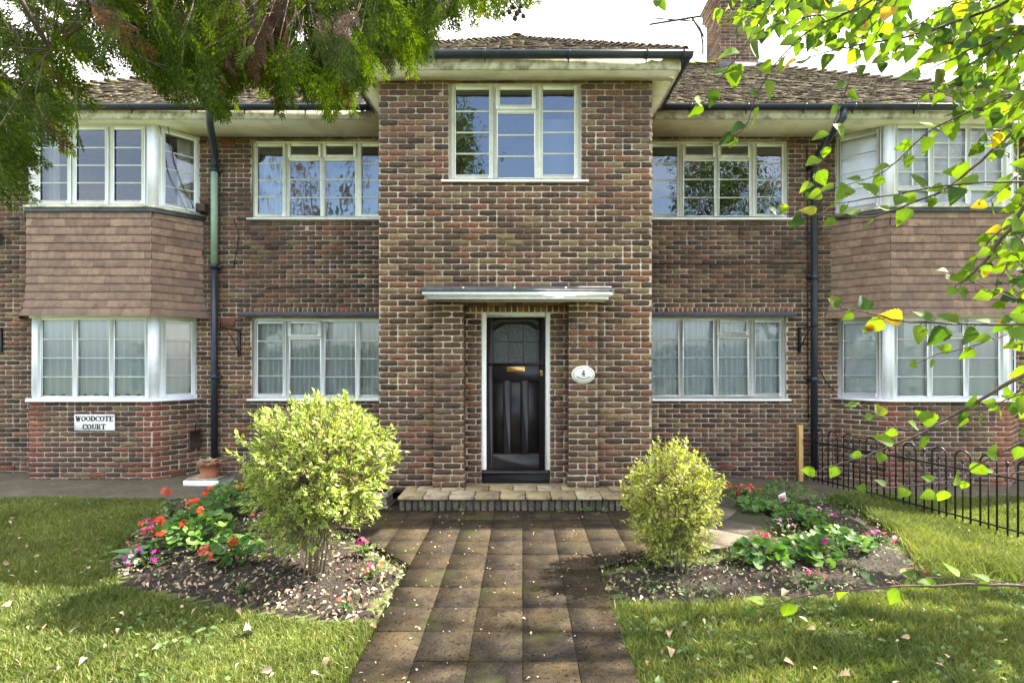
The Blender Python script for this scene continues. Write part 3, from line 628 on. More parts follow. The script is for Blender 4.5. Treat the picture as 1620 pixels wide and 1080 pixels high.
half_gutter(g, (-9.3, gym, GZ), (gl_ + .05, gym, GZ)); half_gutter(g, (gr_ - .05, gym, GZ), (9.3, gym, GZ))
for x in (-1.68, -1.02, -.44, .55, 1.47, 1.9): bracket(g, (x, gyc, GZ), (1, 0, 0))
for x in (-7.4, -6.6, -5.58, -4.35, -3.97, -3.1, -2.3, 2.4, 3.2, 4.02, 4.72, 5.6, 6.6, 7.3): bracket(g, (x, gym, GZ), (1, 0, 0))
for y in (6.5, 7.0): bracket(g, (gr_, y, GZ - .004), (0, 1, 0)); bracket(g, (gl_, y, GZ - .004), (0, -1, 0))
gut = g.build('gutter', M['black'], house)
# roofs
TP = .70
def plane_tiles(mb, fz_, x_lo, x_hi, ys, seed, mossrow=99, w=.165, gauge=.1):
    """plain tiles on a slope z=fz_(y) rising backwards, x limits given by functions of y"""
    r = np.random.default_rng(seed); dyq = gauge / math.sqrt(1 + TP * TP); y = ys[0]; k = 0; R = []
    while y < ys[1]:
        a0, a1 = x_lo(y), x_hi(y); x = a0 - (k % 2) * w / 2
        while x < a1:
            a, b = max(x, a0), min(x + w - .003, a1); x += w
            if b - a > .02: R.append((a, b, y, k >= mossrow))
        y += dyq; k += 1
    R = np.array(R); n = len(R); L = .17; c, s_ = 1 / math.sqrt(1 + TP * TP), TP / math.sqrt(1 + TP * TP)
    jl = r.normal(0, .006, n); lift = np.abs(r.normal(.012, .006, n)); jt = r.normal(0, .004, n)
    V = np.zeros((n, 8, 3))
    for i, (uu, end, top) in enumerate(((0, 0, 1), (1, 0, 1), (1, 1, 1), (0, 1, 1), (0, 0, 0), (1, 0, 0), (1, 1, 0), (0, 1, 0))):
        xx = np.where(uu == 0, R[:, 0], R[:, 1]); d = (jl if end == 0 else L); hh = (lift + jt * (uu * 2 - 1) + .012 if end == 0 else .004) - (0 if top else .013)
        V[:, i, 0] = xx; V[:, i, 1] = R[:, 2] + d * c - hh * s_; V[:, i, 2] = fz_(R[:, 2]) + d * s_ + hh * c
    F = np.array([(0, 1, 2, 3), (4, 7, 6, 5), (0, 4, 5, 1), (0, 3, 7, 4), (1, 5, 6, 2)])
    G = (F[None] + (np.arange(n) * 8)[:, None, None]).reshape(-1, 4)
    mb.add(V.reshape(-1, 3), G, np.repeat(R[:, 3].astype(int), 5))
EZ = SOF + .17; EY = YFM - .06; RY = 12.1; RZ = EZ + TP * (RY - EY); EX, RX = 8.75, 5.15; cx0 = -.083
fm = lambda y: EZ + TP * (y - EY)
hipx = lambda y: EX + (RX - EX) * (y - EY) / (RY - EY)
BYk = 2 * RY - EY
rm = MB()
V = np.array([(cx0 - EX, EY, EZ), (cx0 + EX, EY, EZ), (cx0 + RX, RY, RZ), (cx0 - RX, RY, RZ), (cx0 - EX, BYk, EZ), (cx0 + EX, BYk, EZ)]) - np.array([0, 0, .02])
rm.add(V, [(0, 1, 2, 3), (1, 5, 2), (4, 0, 3), (5, 4, 3, 2)])
plane_tiles(rm, fm, lambda y: cx0 - hipx(y), lambda y: cx0 + hipx(y), (EY, RY - .02), 40, mossrow=59)
ECY = YFC - .06; hx0, hx1 = FX[0] - .06, FX[1] + .06; hw = (hx1 - hx0) / 2; ccx = (hx0 + hx1) / 2; AY = ECY + hw; AZ = EZ + TP * hw
fc = lambda y: EZ + TP * (y - ECY); Yend = EY + (AZ - EZ) / TP
V = np.array([(hx0, ECY, EZ), (hx1, ECY, EZ), (ccx, AY, AZ), (ccx, Yend + .2, AZ), (hx0, EY, EZ), (hx1, EY, EZ)]) - np.array([0, 0, .02])
rm.add(V, [(0, 1, 2), (1, 5, 3, 2), (4, 0, 2, 3)])
plane_tiles(rm, fc, lambda y: ccx - (hw - (y - ECY)), lambda y: ccx + (hw - (y - ECY)), (ECY, AY), 41)
# side slope tiles of the wing and of the main hips, laid in rows along the slope
def side_tiles(mb, sx, seed):
    r = np.random.default_rng(seed); k = 0; t = 0.0
    while t < hw:
        z = EZ + TP * t; x = (hx0 + t) if sx < 0 else (hx1 - t); y0 = ECY + t; y1 = EY + t + .1; y = y0
        while y < y1:
            l = r.normal(.02, .006); e = .12
            mb.add(np.array([(x + sx * l, y, z + .012), (x + sx * l, min(y + .16, y1), z + .012), (x - sx * e, min(y + .16, y1), z + e * TP + .012), (x - sx * e, y, z + e * TP + .012), (x + sx * l, y, z - .004), (x + sx * l, min(y + .16, y1), z - .004)]), [(0, 1, 2, 3), (0, 4, 5, 1)]); y += .165
        t += .082; k += 1
side_tiles(rm, -1, 42); side_tiles(rm, 1, 43)
def hip_tiles(mb, p, q, r=.09, pitch=.105, ln=.17, mi=0, lift=.03):
    p = np.array(p, float); q = np.array(q, float); U = norm(q - p); L = np.linalg.norm(q - p); S = norm(np.cross(U, (0, 0, 1))); Nn = np.cross(S, U); d = 0
    while d < L - ln * .3:
        th = np.linspace(.15, PI - .15, 7); V = []; c = p + U * d
        lf = lift + rng.normal(0, .004)
        for (dd, rr, up) in ((0, r, lf), (ln, r * .8, .0), (0, r - .014, lf), (ln, r * .8 - .014, .0)):
            for t in th: V.append(c + U * dd + S * math.cos(t) * rr + Nn * (math.sin(t) * rr * .75 + up - .03))
        n = 7; F = [(i, i + 1, n + i + 1, n + i) for i in range(n - 1)] + [(2 * n + i + 1, 2 * n + i, 3 * n + i, 3 * n + i + 1) for i in range(n - 1)] + [(i, 2 * n + i, 2 * n + i + 1, i + 1) for i in range(n - 1)]
        mb.add(np.array(V), F, mi); d += pitch
for sg_ in (-1, 1):
    hip_tiles(rm, (cx0 + sg_ * EX, EY, EZ), (cx0 + sg_ * RX, RY, RZ), r=.10, pitch=.22, ln=.3, lift=.05)
    hip_tiles(rm, (ccx + sg_ * hw, ECY, EZ), (ccx, AY, AZ), r=.08, lift=.035)
hip_tiles(rm, (cx0 - RX, RY, RZ), (cx0 + RX, RY, RZ), .11, .30, .33, 1, .02)
hip_tiles(rm, (ccx, AY - .06, AZ + .0), (ccx, Yend, AZ), .12, .3, .33, 0, .02)
roof = rm.build('roof', [M['roof'], M['mossyroof']], house)
for (p, q) in (((cx0 + 4.0, 10.3, fm(10.3) + .03), (cx0 + 5.9, 8.5, fm(8.5) + .03)), ((cx0 - 4.6, 8.9, fm(8.9) + .03), (cx0 - 3.3, 10.2, fm(10.2) + .03))):
    m_ = MB(); m_.tube([p, q], .008, 6); m_.build('roof_cable', M['stone'], roof)
# back and sides of the block, rooms behind the windows
m_ = MB(); bw = BM_M
m_.box(-8.6, 8.5, BYk - .6, BYk - .4, -.2, SOF + .1); m_.box(-8.6, -8.4, YM + .02, BYk - .4, -.2, SOF + .1); m_.box(8.2, 8.4, YM + .02, BYk - .4, -.2, SOF + .1); m_.build('rear_wall', M['fascia'], house)
m_ = MB()
for (a, b) in ((-8.3, -4.75), (-4.7, XL + .05), (XR - .05, 4.6), (4.7, 8.1)):
    for (z0, z1) in ((-.1, 2.62), (2.7, 5.4)):
        V = np.array([(a, YM + .12, z0), (b, YM + .12, z0), (b, YM + .12, z1), (a, YM + .12, z1), (a, 11.5, z0), (b, 11.5, z0), (b, 11.5, z1), (a, 11.5, z1)])
        m_.add(V, [(4, 5, 6, 7), (0, 4, 7, 3), (1, 2, 6, 5), (0, 1, 5, 4), (3, 7, 6, 2)])
V = np.array([(x, y, z) for y in (YC + .16, 9.5) for (x, z) in ((XL + .05, 2.7), (XR - .05, 2.7), (XR - .05, 5.22), (XL + .05, 5.22))]); m_.add(V, [(4, 5, 6, 7), (0, 4, 7, 3), (1, 2, 6, 5), (0, 1, 5, 4), (3, 7, 6, 2)])
m_.build('interior', M['room'], house)
# chimney
ch = MB(); cxa, cxb, cya, cyb = 4.56, 5.42, 11.75, 12.65
for (O, U, N, W) in (((cxa, cya, 0), (1, 0, 0), (0, -1, 0), cxb - cxa), ((cxa, cyb, 0), (0, -1, 0), (-1, 0, 0), cyb - cya), ((cxb, cya, 0), (0, 1, 0), (1, 0, 0), cyb - cya), ((cxb, cyb, 0), (-1, 0, 0), (0, 1, 0), cxb - cxa)):
    brick_wall(ch, O, U, N, W, 8.2, 10.0, (), seed=50, off=.0)
for (e, z0, z1) in ((.04, 10.0, 10.08), (.08, 10.08, 10.30), (.12, 10.30, 10.38)):
    for (O, U, N, W) in (((cxa - e, cya - e, 0), (1, 0, 0), (0, -1, 0), cxb - cxa + 2 * e), ((cxa - e, cyb + e, 0), (0, -1, 0), (-1, 0, 0), cyb - cya + 2 * e), ((cxb + e, cya - e, 0), (0, 1, 0), (1, 0, 0), cyb - cya + 2 * e)):
        brick_wall(ch, O, U, N, W, z0, z1, (), seed=51)
    ch.box(cxa - e + .002, cxb + e - .002, cya - e + .002, cyb + e - .002, z0 - .002, z1, mi=1)
chm = ch.build('chimney', brickmats('chimney', (SOOT[0], [(0, .2), (6, .2)]), (.42, .37, .33)), house)
m_ = MB()
for x in (4.8, 5.2): m_.lathe((x, 12.2, 10.38), [(.13, 0), (.11, .05), (.10, .35), (.12, .38), (.12, .42), (.08, .42)], 16)
m_.build('chimney_pot', M['terra'], chm)
m_ = MB(); m_.box(cxa - .1, cxb + .12, cya - .12, cya - .004, fm(cya - .12) + .0, fm(cya) + .05, .01); m_.build('chimney_flashing', M['lead'], chm)
# aerial
ae = empty('television_aerial', (4.45, 12.0, 9.9), 'thin black television aerial fixed to the left side of the chimney', 'aerial')
Ya = 12.0; q = lambda x, y: WP(x, y, Ya)
m_ = MB(); m_.tube([q(1112, 86), q(1112, 70), q(1109, 52), q(1096, 30)], .022, 6); m_.tube([q(1114, 60), q(1107, 44), q(1097, 32)], .015, 5); m_.build('mast', M['iron'], ae)
m_ = MB(); m_.tube([q(1028, 39), q(1108, 26)], .022, 6); m_.tube([q(1034, 29), q(1096, 34)], .015, 5)
for i in range(7): x = 1092 - i * 6; p = q(x, 28.5 + i * .9); m_.tube([p + (-.0, -.25 + i * .02, 0), p + (0, .25 - i * .02, 0)], .006, 5)
for x in (1088, 1095): m_.tube([q(x, 24), q(x, 40)], .008, 5)
m_.build('boom', M['iron'], ae)
# ------------------------------------------------------------------ downpipes
def pipe(mb, pts, r=.048): mb.tube(pts, r, 14)
zt = GZ - .05; xp = -4.76; yp = YM - .08
m_ = MB(); pipe(m_, [(-4.46, gym, zt), (-4.46, gym, zt - .10), (-4.50, gym + .08, zt - .2), (-4.72, yp - .05, 4.92), (xp, yp, 4.80), (xp, yp, 4.72)]); pipe(m_, [(xp, yp, 3.17), (xp, yp, .16)])
for z in (4.66, 3.17, 1.46): m_.tube([(xp, yp, z), (xp, yp, z + .07)], .06, 14); m_.box(xp - .085, xp + .085, yp + .02, YM, z + .015, z + .055, .004)
m_.tube([(xp, yp, .16), (xp, yp - .03, .08), (xp, yp - .1, .03)], .05, 12)
pl_ = m_.build('downpipe', M['black'], house); m_ = MB(); m_.tube([(xp, yp, 4.73), (xp, yp, 3.2)], .050, 14); m_.build('green_pipe_section', M['green'], pl_)
xq = 4.58
m_ = MB(); pipe(m_, [(4.57 + .02, gym, zt), (4.57 + .02, gym, zt - .12), (4.55, gym + .12, zt - .22), (4.53, yp - .12, 4.93), (4.52, yp, 4.8), (4.52, yp, 2.6), (4.52, yp, .05)])
for z in (4.72, 3.0, 1.42): m_.tube([(4.52, yp, z), (4.52, yp, z + .07)], .062, 14); m_.box(4.43, 4.61, yp + .02, YM, z + .015, z + .055, .004)
m_.build('downpipe', M['black'], house)
# air bricks
def airbrick(O, U, N, w, h, nx, nz):
    m_ = MB(); fr = (O, U, N); m_.box(0, w, -.01, .004, 0, h, fr=fr, mi=1); g = .006
    for i in range(nx + 1): x = (w - g) * i / nx; m_.box(x, x + g, .004, .013, 0, h, fr=fr)
    for i in range(nz + 1): z = (h - g) * i / nz; m_.box(0, w, .004, .0125, z, z + g, fr=fr)
    m_.build('air_brick', [M['terra'], M['ink']], house)
airbrick((-4.72, YM - .005, 2.27), X3, NF, .23, .14, 7, 5); airbrick((-4.70, YM - .005, 5.08), X3, NF, .21, .12, 7, 4)
airbrick((-6.36, YB - .005, .03), X3, NF, .21, .07, 8, 3); airbrick((3.08, YM - .005, .05), X3, NF, .22, .07, 8, 3); airbrick((-8.15, YM - .005, .04), X3, NF, .22, .07, 8, 3)
cu = norm(np.array([BL['d'] - BL['c'], YM - YB, 0])); airbrick(np.array([BL['c'], YB, .03]) + cu * .22 - np.array([0, .004, 0]), cu, (cu[1], -cu[0], 0), .2, .07, 8, 3)
# ------------------------------------------------------------------ wall-mounted things
def wbracket(x, z0, z1, label):
    t = empty('wall_bracket', (x, YM, z0), label, 'bracket', 'hanging basket brackets on the wall')
    m_ = MB(); m_.box(x - .02, x + .02, YM - .035, YM - .008, z0, z1, .004); m_.build('back_plate', M['iron'], t)
    m_ = MB(); m_.tube([(x, YM - .03, z1 - .02), (x - .1 * (1 if x < 0 else -1) * .8, YM - .33, z1 - .01), (x - .1 * (1 if x < 0 else -1), YM - .38, z1 + .015)], .010, 6); m_.tube([(x, YM - .03, z0 + .06), (x - .03 * (1 if x < 0 else -1), YM - .16, z1 - .14), (x - .06 * (1 if x < 0 else -1), YM - .26, z1 - .02)], .007, 6); m_.build('arm', M['iron'], t)
wbracket(-4.41, 1.82, 2.24, 'black iron basket bracket left of the ground-floor window beside the left shrub')
wbracket(4.32, 1.87, 2.27, 'black iron basket bracket between the right ground-floor window and the downpipe')
wbracket(-8.12, 1.88, 2.26, 'black iron basket bracket at the far left edge of the wall')
# name sign
GL = {}
def glyph(mb, ch, x, z, h, y):
    """slab-serif capital built of strokes; returns advance"""
    w = .78 * h; t = .23 * h; e = .10 * h; T = .004
    def bar(a, b, c, d): mb.box(x + a, x + b, y - T, y, z + c, z + d)
    def ring(cx, cz, rx, rz, a0, a1, tt=None):
        tt = tt or t; n = 20; A = np.linspace(math.radians(a0), math.radians(a1), n); V = []
        for yy in (y - T, y):
            for a in A: V += [(x + cx + rx * math.cos(a), yy, z + cz + rz * math.sin(a)), (x + cx + (rx - tt) * math.cos(a), yy, z + cz + (rz - e * 1.1) * math.sin(a))]
        F = [(2 * i, 2 * i + 1, 2 * i + 3, 2 * i + 2) for i in range(n - 1)] + [(2 * n + 2 * i, 2 * i, 2 * i + 2, 2 * n + 2 * i + 2) for i in range(n - 1)]
        mb.add(np.array(V), F)
    def dia(x0, z0, x1, z1, tt=t): mb.prism([(x + x0 - tt / 2, z + z0), (x + x0 + tt / 2, z + z0), (x + x1 + tt / 2, z + z1), (x + x1 - tt / 2, z + z1)], y - T, y, 'y')
    if ch == 'O': w = .86 * h; ring(w / 2, h / 2, w / 2, h / 2, 0, 360)
    elif ch == 'C': w = .80 * h; ring(.43 * h, h / 2, .43 * h, h / 2, 42, 318); bar(w - .09 * h, w, h * .62, h * .98); bar(w - .06 * h, w, .05 * h, .2 * h)
    elif ch == 'D': w = .86 * h; bar(.08 * h, .08 * h + t, 0, h); bar(0, .4 * h, h - e, h); bar(0, .4 * h, 0, e); ring(.40 * h, h / 2, .46 * h, h / 2, -90, 90)
    elif ch == 'W': w = 1.15 * h; dia(.44 * h, 0, .2 * h, h); dia(.44 * h, 0, .62 * h, h, .1 * h); dia(.82 * h, 0, .60 * h, h); dia(.82 * h, 0, 1.0 * h, h, .1 * h); bar(.02 * h, .38 * h, h - e, h); bar(.86 * h, 1.14 * h, h - e, h)
    elif ch == 'T': w = .82 * h; bar(w / 2 - t / 2, w / 2 + t / 2, 0, h); bar(0, w, h - e, h); bar(0, .07 * h, h * .7, h); bar(w - .07 * h, w, h * .7, h); bar(w / 2 - .22 * h, w / 2 + .22 * h, 0, e)
    elif ch == 'E': w = .76 * h; bar(.08 * h, .08 * h + t, 0, h); bar(0, w, h - e, h); bar(0, w, 0, e); bar(.2 * h, .55 * h, h * .46, h * .46 + e); bar(w - .07 * h, w, h * .7, h); bar(w - .07 * h, w, 0, h * .3); bar(.5 * h, .56 * h, .36 * h, .66 * h)
    elif ch == 'U': w = .84 * h; bar(.1 * h, .1 * h + t, .35 * h, h); bar(.66 * h, .76 * h, .35 * h, h); bar(0, .42 * h, h - e, h); bar(.56 * h, w, h - e, h); ring(.43 * h, .36 * h, .33 * h, .36 * h, 180, 360, t * .8)
    elif ch == 'R': w = .86 * h; bar(.08 * h, .08 * h + t, 0, h); bar(0, .45 * h, h - e, h); bar(0, .4 * h, 0, e); bar(.3 * h, .45 * h, .45 * h, .45 * h + e); ring(.45 * h, .725 * h, .30 * h, .275 * h, -90, 90, t * .8); dia(.70 * h, 0, .48 * h, .47 * h, t * .9); bar(.62 * h, w, 0, e)
    elif ch == '4': w = .6 * h; bar(.34 * h, .34 * h + .14 * h, 0, h); bar(0, w, .24 * h, .24 * h + e); dia(.06 * h, .27 * h, .40 * h, h, .09 * h); bar(.22 * h, .58 * h, 0, .05 * h)
    return w + .035 * h
sgn_ = empty('name_sign', (-6.35, YB, .75), 'white rectangular sign reading WOODCOTE COURT on the left bay wall', 'sign')
xa, xb, za, zb = WX(117.5, 7.53), WX(181.5, 7.53), WZ(680.5, 7.53), WZ(655.3, 7.53)
m_ = MB(); m_.box(xa, xb, YB - .022, YB - .007, za, zb, .003); m_.build('panel', M['enamel'], sgn_)
hh = .078
for (word, zz) in (('WOODCOTE', zb - .02 - hh), ('COURT', za + .018)):
    m_ = MB(); tmp = MB(); w = sum(glyph(tmp, c, 0, 0, hh, 0) for c in word); x = (xa + xb) / 2 - w / 2; sc_ = min(1, (xb - xa - .01) / w)
    x = (xa + xb) / 2 - w * sc_ / 2
    for c in word: x += glyph(m_, c, x, zz, hh * sc_ if sc_ < 1 else hh, YB - .0225)
    m_.build('lettering', M['ink'], sgn_)
pq = empty('house_number_plaque', (.80, YC, 1.58), 'oval white ceramic plaque with the number 4 on the pier right of the door', 'sign')
pcx, pcz, py_ = WX(922.5, YC - .06), WZ(592.5, YC - .06), YC - .063
def oval(mb, rx, rz, y0, y1, dome=0):
    th = np.linspace(0, 2 * PI, 40, endpoint=False); n = 40
    V = [(pcx + rx * math.cos(t), y0, pcz + rz * math.sin(t)) for t in th] + [(pcx + (rx - .008) * math.cos(t), y1, pcz + (rz - .008) * math.sin(t)) for t in th]
    mb.add(np.array(V), [(i, (i + 1) % n, n + (i + 1) % n, n + i) for i in range(n)] + [tuple(range(n, 2 * n))])
m_ = MB(); oval(m_, .147, .112, py_ + .01, py_ - .012); oval(m_, .118, .084, py_ - .0119, py_ - .018); m_.build('plaque_body', M['enamel'], pq)
m_ = MB(); n = 40; V = []
for (rx, rz) in ((.126, .092), (.119, .085)): V += [(pcx + rx * math.cos(t), py_ - .0135, pcz + rz * math.sin(t)) for t in np.linspace(0, 2 * PI, n, endpoint=False)]
m_.add(np.array(V), [(i, (i + 1) % n, n + (i + 1) % n, n + i) for i in range(n)]); m_.build('rim_line', M['stone'], pq)
m_ = MB(); glyph(m_, '4', pcx - .022, pcz - .015, .075, py_ - .019)
m_.build('number', M['ink'], pq)
m_ = MB(); r = np.random.default_rng(3)
for i in range(26):
    a = -PI / 2 + (i - 12.5) * .085; px_, pz_ = pcx + .078 * math.cos(a) * 1.15, pcz + .052 * math.sin(a) + .002; s_ = .005 + .004 * r.random(); m_.box(px_ - s_, px_ + s_, py_ - .0205, py_ - .0185, pz_ - s_ * .6, pz_ + s_ * .6, .001, mi=i % 2)
m_.build('flower_sprig', [M['geran'], M['palepink']], pq)
# small boxes
ub = cu * .48; p0 = np.array([BL['c'], YB, 0]) + ub
t = empty('utility_box', p0, 'small brown utility box low on the angled side of the left bay', 'utility box')
m_ = MB(); fr = (p0, cu, (cu[1], -cu[0], 0)); m_.box(-.02, .13, .0, .07, .40, .67, .008, fr=fr); m_.build('casing', M['twig'], t); m_ = MB(); m_.tube([p0 + np.array([.1, -.03, .66]), p0 + np.array([.115, -.03, .85])], .008, 6); m_.build('cable', M['ink'], t)
p1 = np.array([BL['d'] + .02, YM - .06, 4.1])
t = empty('junction_box', p1, 'small brown box with trailing wires beside the upper left bay window', 'junction box')
m_ = MB(); m_.box(p1[0] - .02, p1[0] + .12, p1[1] - .06, p1[1] + .06, 4.04, 4.17, .006); m_.build('casing', M['twig'], t)
m_ = MB(); m_.tube([p1 + (-.03, -.06, -.02), p1 + (-.15, -.12, .25), p1 + (-.25, -.2, .65), p1 + (-.28, -.3, 1.15)], .005, 5); m_.tube([p1 + (0, -.08, -.04), p1 + (.04, -.1, -.13), p1 + (-.12, -.12, -.05), p1 + (-.3, -.25, .45), p1 + (-.38, -.33, 1.15)], .004, 5); m_.build('wires', M['ink'], t)
t = empty('floodlight', (-8.15, YM, 3.7), 'grey floodlight on the wall at the far left below the upper bay', 'light')
m_ = MB(); m_.box(-8.28, -8.08, YM - .2, YM - .08, 3.70, 3.86, .02); m_.build('housing', M['enamel'], t); m_ = MB(); m_.box(-8.20, -8.12, YM - .09, YM - .003, 3.55, 3.72, .01); m_.build('mount', M['lead'], t)
for P_, r_ in (([(-1.9, YM - .012, 2.88), (-3.2, YM - .012, 2.90), (-4.0, YM - .012, 2.87)], .006), ([(XR + .02, YM - .012, 3.26), (3.0, YM - .012, 3.25), (4.4, YM - .012, 3.27)], .007), ([(-4.5, YM - .01, 3.95), (-4.42, YM - .01, 3.7), (-4.5, YM - .012, 3.2)], .006), ([(4.6, YM - .02, 1.7), (4.7, YM - .05, 1.45), (4.86, YM - .02, 1.28)], .009), ([(4.44, YM - .02, 5.1), (4.45, YM - .02, 2.4), (4.46, YM - .02, .8)], .007)):
    cb = MB(); cb.tube(P_, r_, 5); cb.build('wall_cable', M['ink'], house)
# ------------------------------------------------------------------ curtains and blinds
def curtain(x0, x1, y, z0, z1, mat, label, folds=14, amp=.018, p=None, q=None, scallop=0, grp=None, name='net_curtain'):
    n = max(24, folds * 8); u = np.linspace(0, 1, n); r = np.random.default_rng(abs(int(x0 * 97 + z0 * 31)) + 1)
    ph = np.cumsum(r.uniform(.6, 1.4, n)) / n * folds * 2 * PI
    P = np.array([x0, y, 0.]) if p is None else np.asarray(p, float); Q = np.array([x1, y, 0.]) if q is None else np.asarray(q, float); U = norm(Q - P); N = np.array([U[1], -U[0], 0])
    V = []; rows = 5
    for k in range(rows):
        f = k / (rows - 1); a = amp * (1 - .55 * f)
        base = P + u[:, None] * (Q - P) + (a * np.sin(ph + .4 * f))[:, None] * N; zb = z0 + (scallop * np.abs(np.sin(u * folds * 2.2)) if scallop and k == 0 else 0)
        base[:, 2] = zb + (z1 - z0) * f if not (scallop and k == 0) else zb; V.append(base)
    F = [(k * n + i, k * n + i + 1, (k + 1) * n + i + 1, (k + 1) * n + i) for k in range(rows - 1) for i in range(n - 1)]
    m_ = MB(); m_.add(np.concatenate(V), F); o = m_.build(name, M[mat], None, smooth=True); return tag(o, label, 'curtain', grp)
curtain(WLG[0] + .05, WLG[1], YM + .115, 1.2, 2.38, 'net', 'sheer net curtain behind the ground-floor window left of the entrance', 26, .028)
curtain(WRG[0], WRG[1] - .03, YM + .12, 1.2, 2.38, 'net', 'gathered net curtain behind the ground-floor window right of the entrance', 24, .03)
curtain(WLU[0] + .02, WLU[0] + .42, YM + .18, 3.95, 5.0, 'net', 'pale sheer curtain at the left side of the upper window left of the entrance wing', 6, .03)
curtain(WLU[0] + .5, WLU[1] - .1, YM + .30, 3.95, 5.0, 'bluedrape', 'pale blue curtain in the middle of the upper window left of the entrance wing', 12, .03)
curtain(BL['b'], BL['c'], YB + .105, 1.2, 2.38, 'net', 'scalloped net curtain behind the left ground-floor bay window', 16, .015, scallop=.05)
curtain(0, 0, 0, 1.2, 2.38, 'net', 'net curtain behind the angled pane of the left ground-floor bay', 5, .01, p=(BL['c'] + .02, YB + .15, 0), q=(BL['d'] - .06, YM + .08, 0))
curtain(BRt['b'] + .0, BRt['c'], YB + .11, 1.2, 2.38, 'net', 'plain net curtain behind the right ground-floor bay window', 8, .012)
curtain(0, 0, 0, 1.2, 2.38, 'net', 'net curtain behind the angled pane of the right ground-floor bay', 5, .015, p=(BRt['a'] + .08, YM + .07, 0), q=(BRt['b'] - .02, YB + .15, 0))
curtain(BL['b'] + .05, BL['b'] + .30, YB + .14, 4.03, 5.2, 'drape', 'cream curtain at the left end of the upper left bay window', 4, .02, name='curtain')
curtain(0, 0, 0, 4.03, 5.2, 'drape', 'cream curtain behind the angled pane of the upper left bay', 4, .02, p=(BL['d'] - .28, YM - .12, 0), q=(BL['d'] - .07, YM + .08, 0), name='curtain')
curtain(WC[1] - .55, WC[1] - .02, YC + .3, 4.0, 4.9, 'bluedrape', 'pale roller shade behind the right pane of the window above the door', 2, .004, name='roller_shade')
for (x0, x1, y, lab, pq_) in ((BRt['b'] + .06, BRt['c'] - .04, YB + .075, 'white venetian blind across the front of the upper right bay window', None), (0, 0, 0, 'white venetian blind behind the angled pane of the upper right bay', ((BRt['a'] + .12, YM + .04, 0), (BRt['b'] - .03, YB + .16, 0)))):
    m_ = MB(); P = np.array([x0, y, 0.]) if pq_ is None else np.array(pq_[0], float); Q = np.array([x1, y, 0.]) if pq_ is None else np.array(pq_[1], float); U = norm(Q - P); N = np.array([U[1], -U[0], 0]); L = np.linalg.norm(Q - P)
    for i in range(43):
        z = 4.04 + i * .027; V = [P + U * a + N * b + np.array([0, 0, c_]) for (a, b, c_) in ((0, .005, z), (L, .005, z), (L, -.004, z + .029), (0, -.004, z + .029))]; m_.add(np.array(V), [(0, 1, 2, 3)])
    o = m_.build('venetian_blind', M['blind']); tag(o, lab, 'blind')

# ------------------------------------------------------------------ ground
def inpoly(x, y, poly):
    ins = np.zeros(x.shape, bool); n = len(poly)
    for i in range(n):
        x1, y1 = poly[i]; x2, y2 = poly[(i + 1) % n]; c = ((y1 > y) != (y2 > y)) & (x < (x2 - x1) * (y - y1) / (y2 - y1 + 1e-12) + x1); ins ^= c
    return ins
PX0, PX1 = -.955, .645
bedL = [(-.96, 4.30), (-1.5, 4.95), (-2.5, 6.0), (-3.0, 6.5), (-4.55, 6.52), (-4.1, 5.7), (-3.85, 5.0), (-3.62, 4.5), (-3.2, 4.05), (-2.7, 3.84), (-1.9, 3.62), (-1.3, 3.45), (-.96, 3.5)]
bedR = [(.65, 4.32), (.9, 4.46), (1.9, 4.74), (2.8, 5.46), (2.68, 6.3), (2.72, 6.9), (4.1, 6.95), (4.1, 6.2), (3.95, 5.4), (3.6, 4.6), (3.0, 4.05), (2.2, 3.82), (1.4, 3.72), (.65, 3.75)]
apR = [(PX1, 4.34), (.9, 4.48), (1.9, 4.76), (2.78, 5.48), (2.62, 6.52), (PX1, 6.52)]
apL = [(PX0, 4.34), (PX0, 6.52), (-3.0, 6.52), (-1.53, 4.97)]
pathP = [(PX0, -6), (PX1, -6), (PX1, 5.92), (PX0, 5.92)]
def concrete_y(x): return np.where(np.asarray(x) > 0, 6.93, 6.53) + .03 * np.sin(np.asarray(x) * 3)
def is_lawn(x, y): return (y < concrete_y(x)) & ~inpoly(x, y, bedL) & ~inpoly(x, y, bedR) & ~inpoly(x, y, apR) & ~inpoly(x, y, apL) & ~((x > PX0) & (x < PX1))
gx = np.concatenate([[-400, -120, -40], np.arange(-16, 16.01, .4), [40, 120, 400]]); gy = np.concatenate([[-400, -100, -30], np.arange(-10, 20.01, .4), [60, 150, 500]])
GX, GY = np.meshgrid(gx, gy); GZz = gz(GX, GY) - .03; GZz += np.where((GY < 8) & (GY > -8), .008 * np.sin(GX * 2.1 + GY) * np.sin(GY * 1.7), 0)
V = np.stack([GX, GY, GZz], -1).reshape(-1, 3); nx = len(gx)
F = np.array([(j * nx + i, j * nx + i + 1, (j + 1) * nx + i + 1, (j + 1) * nx + i) for j in range(len(gy) - 1) for i in range(nx - 1)])
m_ = MB(); m_.add(V, F); o = m_.build('ground', M['turf'], smooth=True); tag(o, kind='structure')
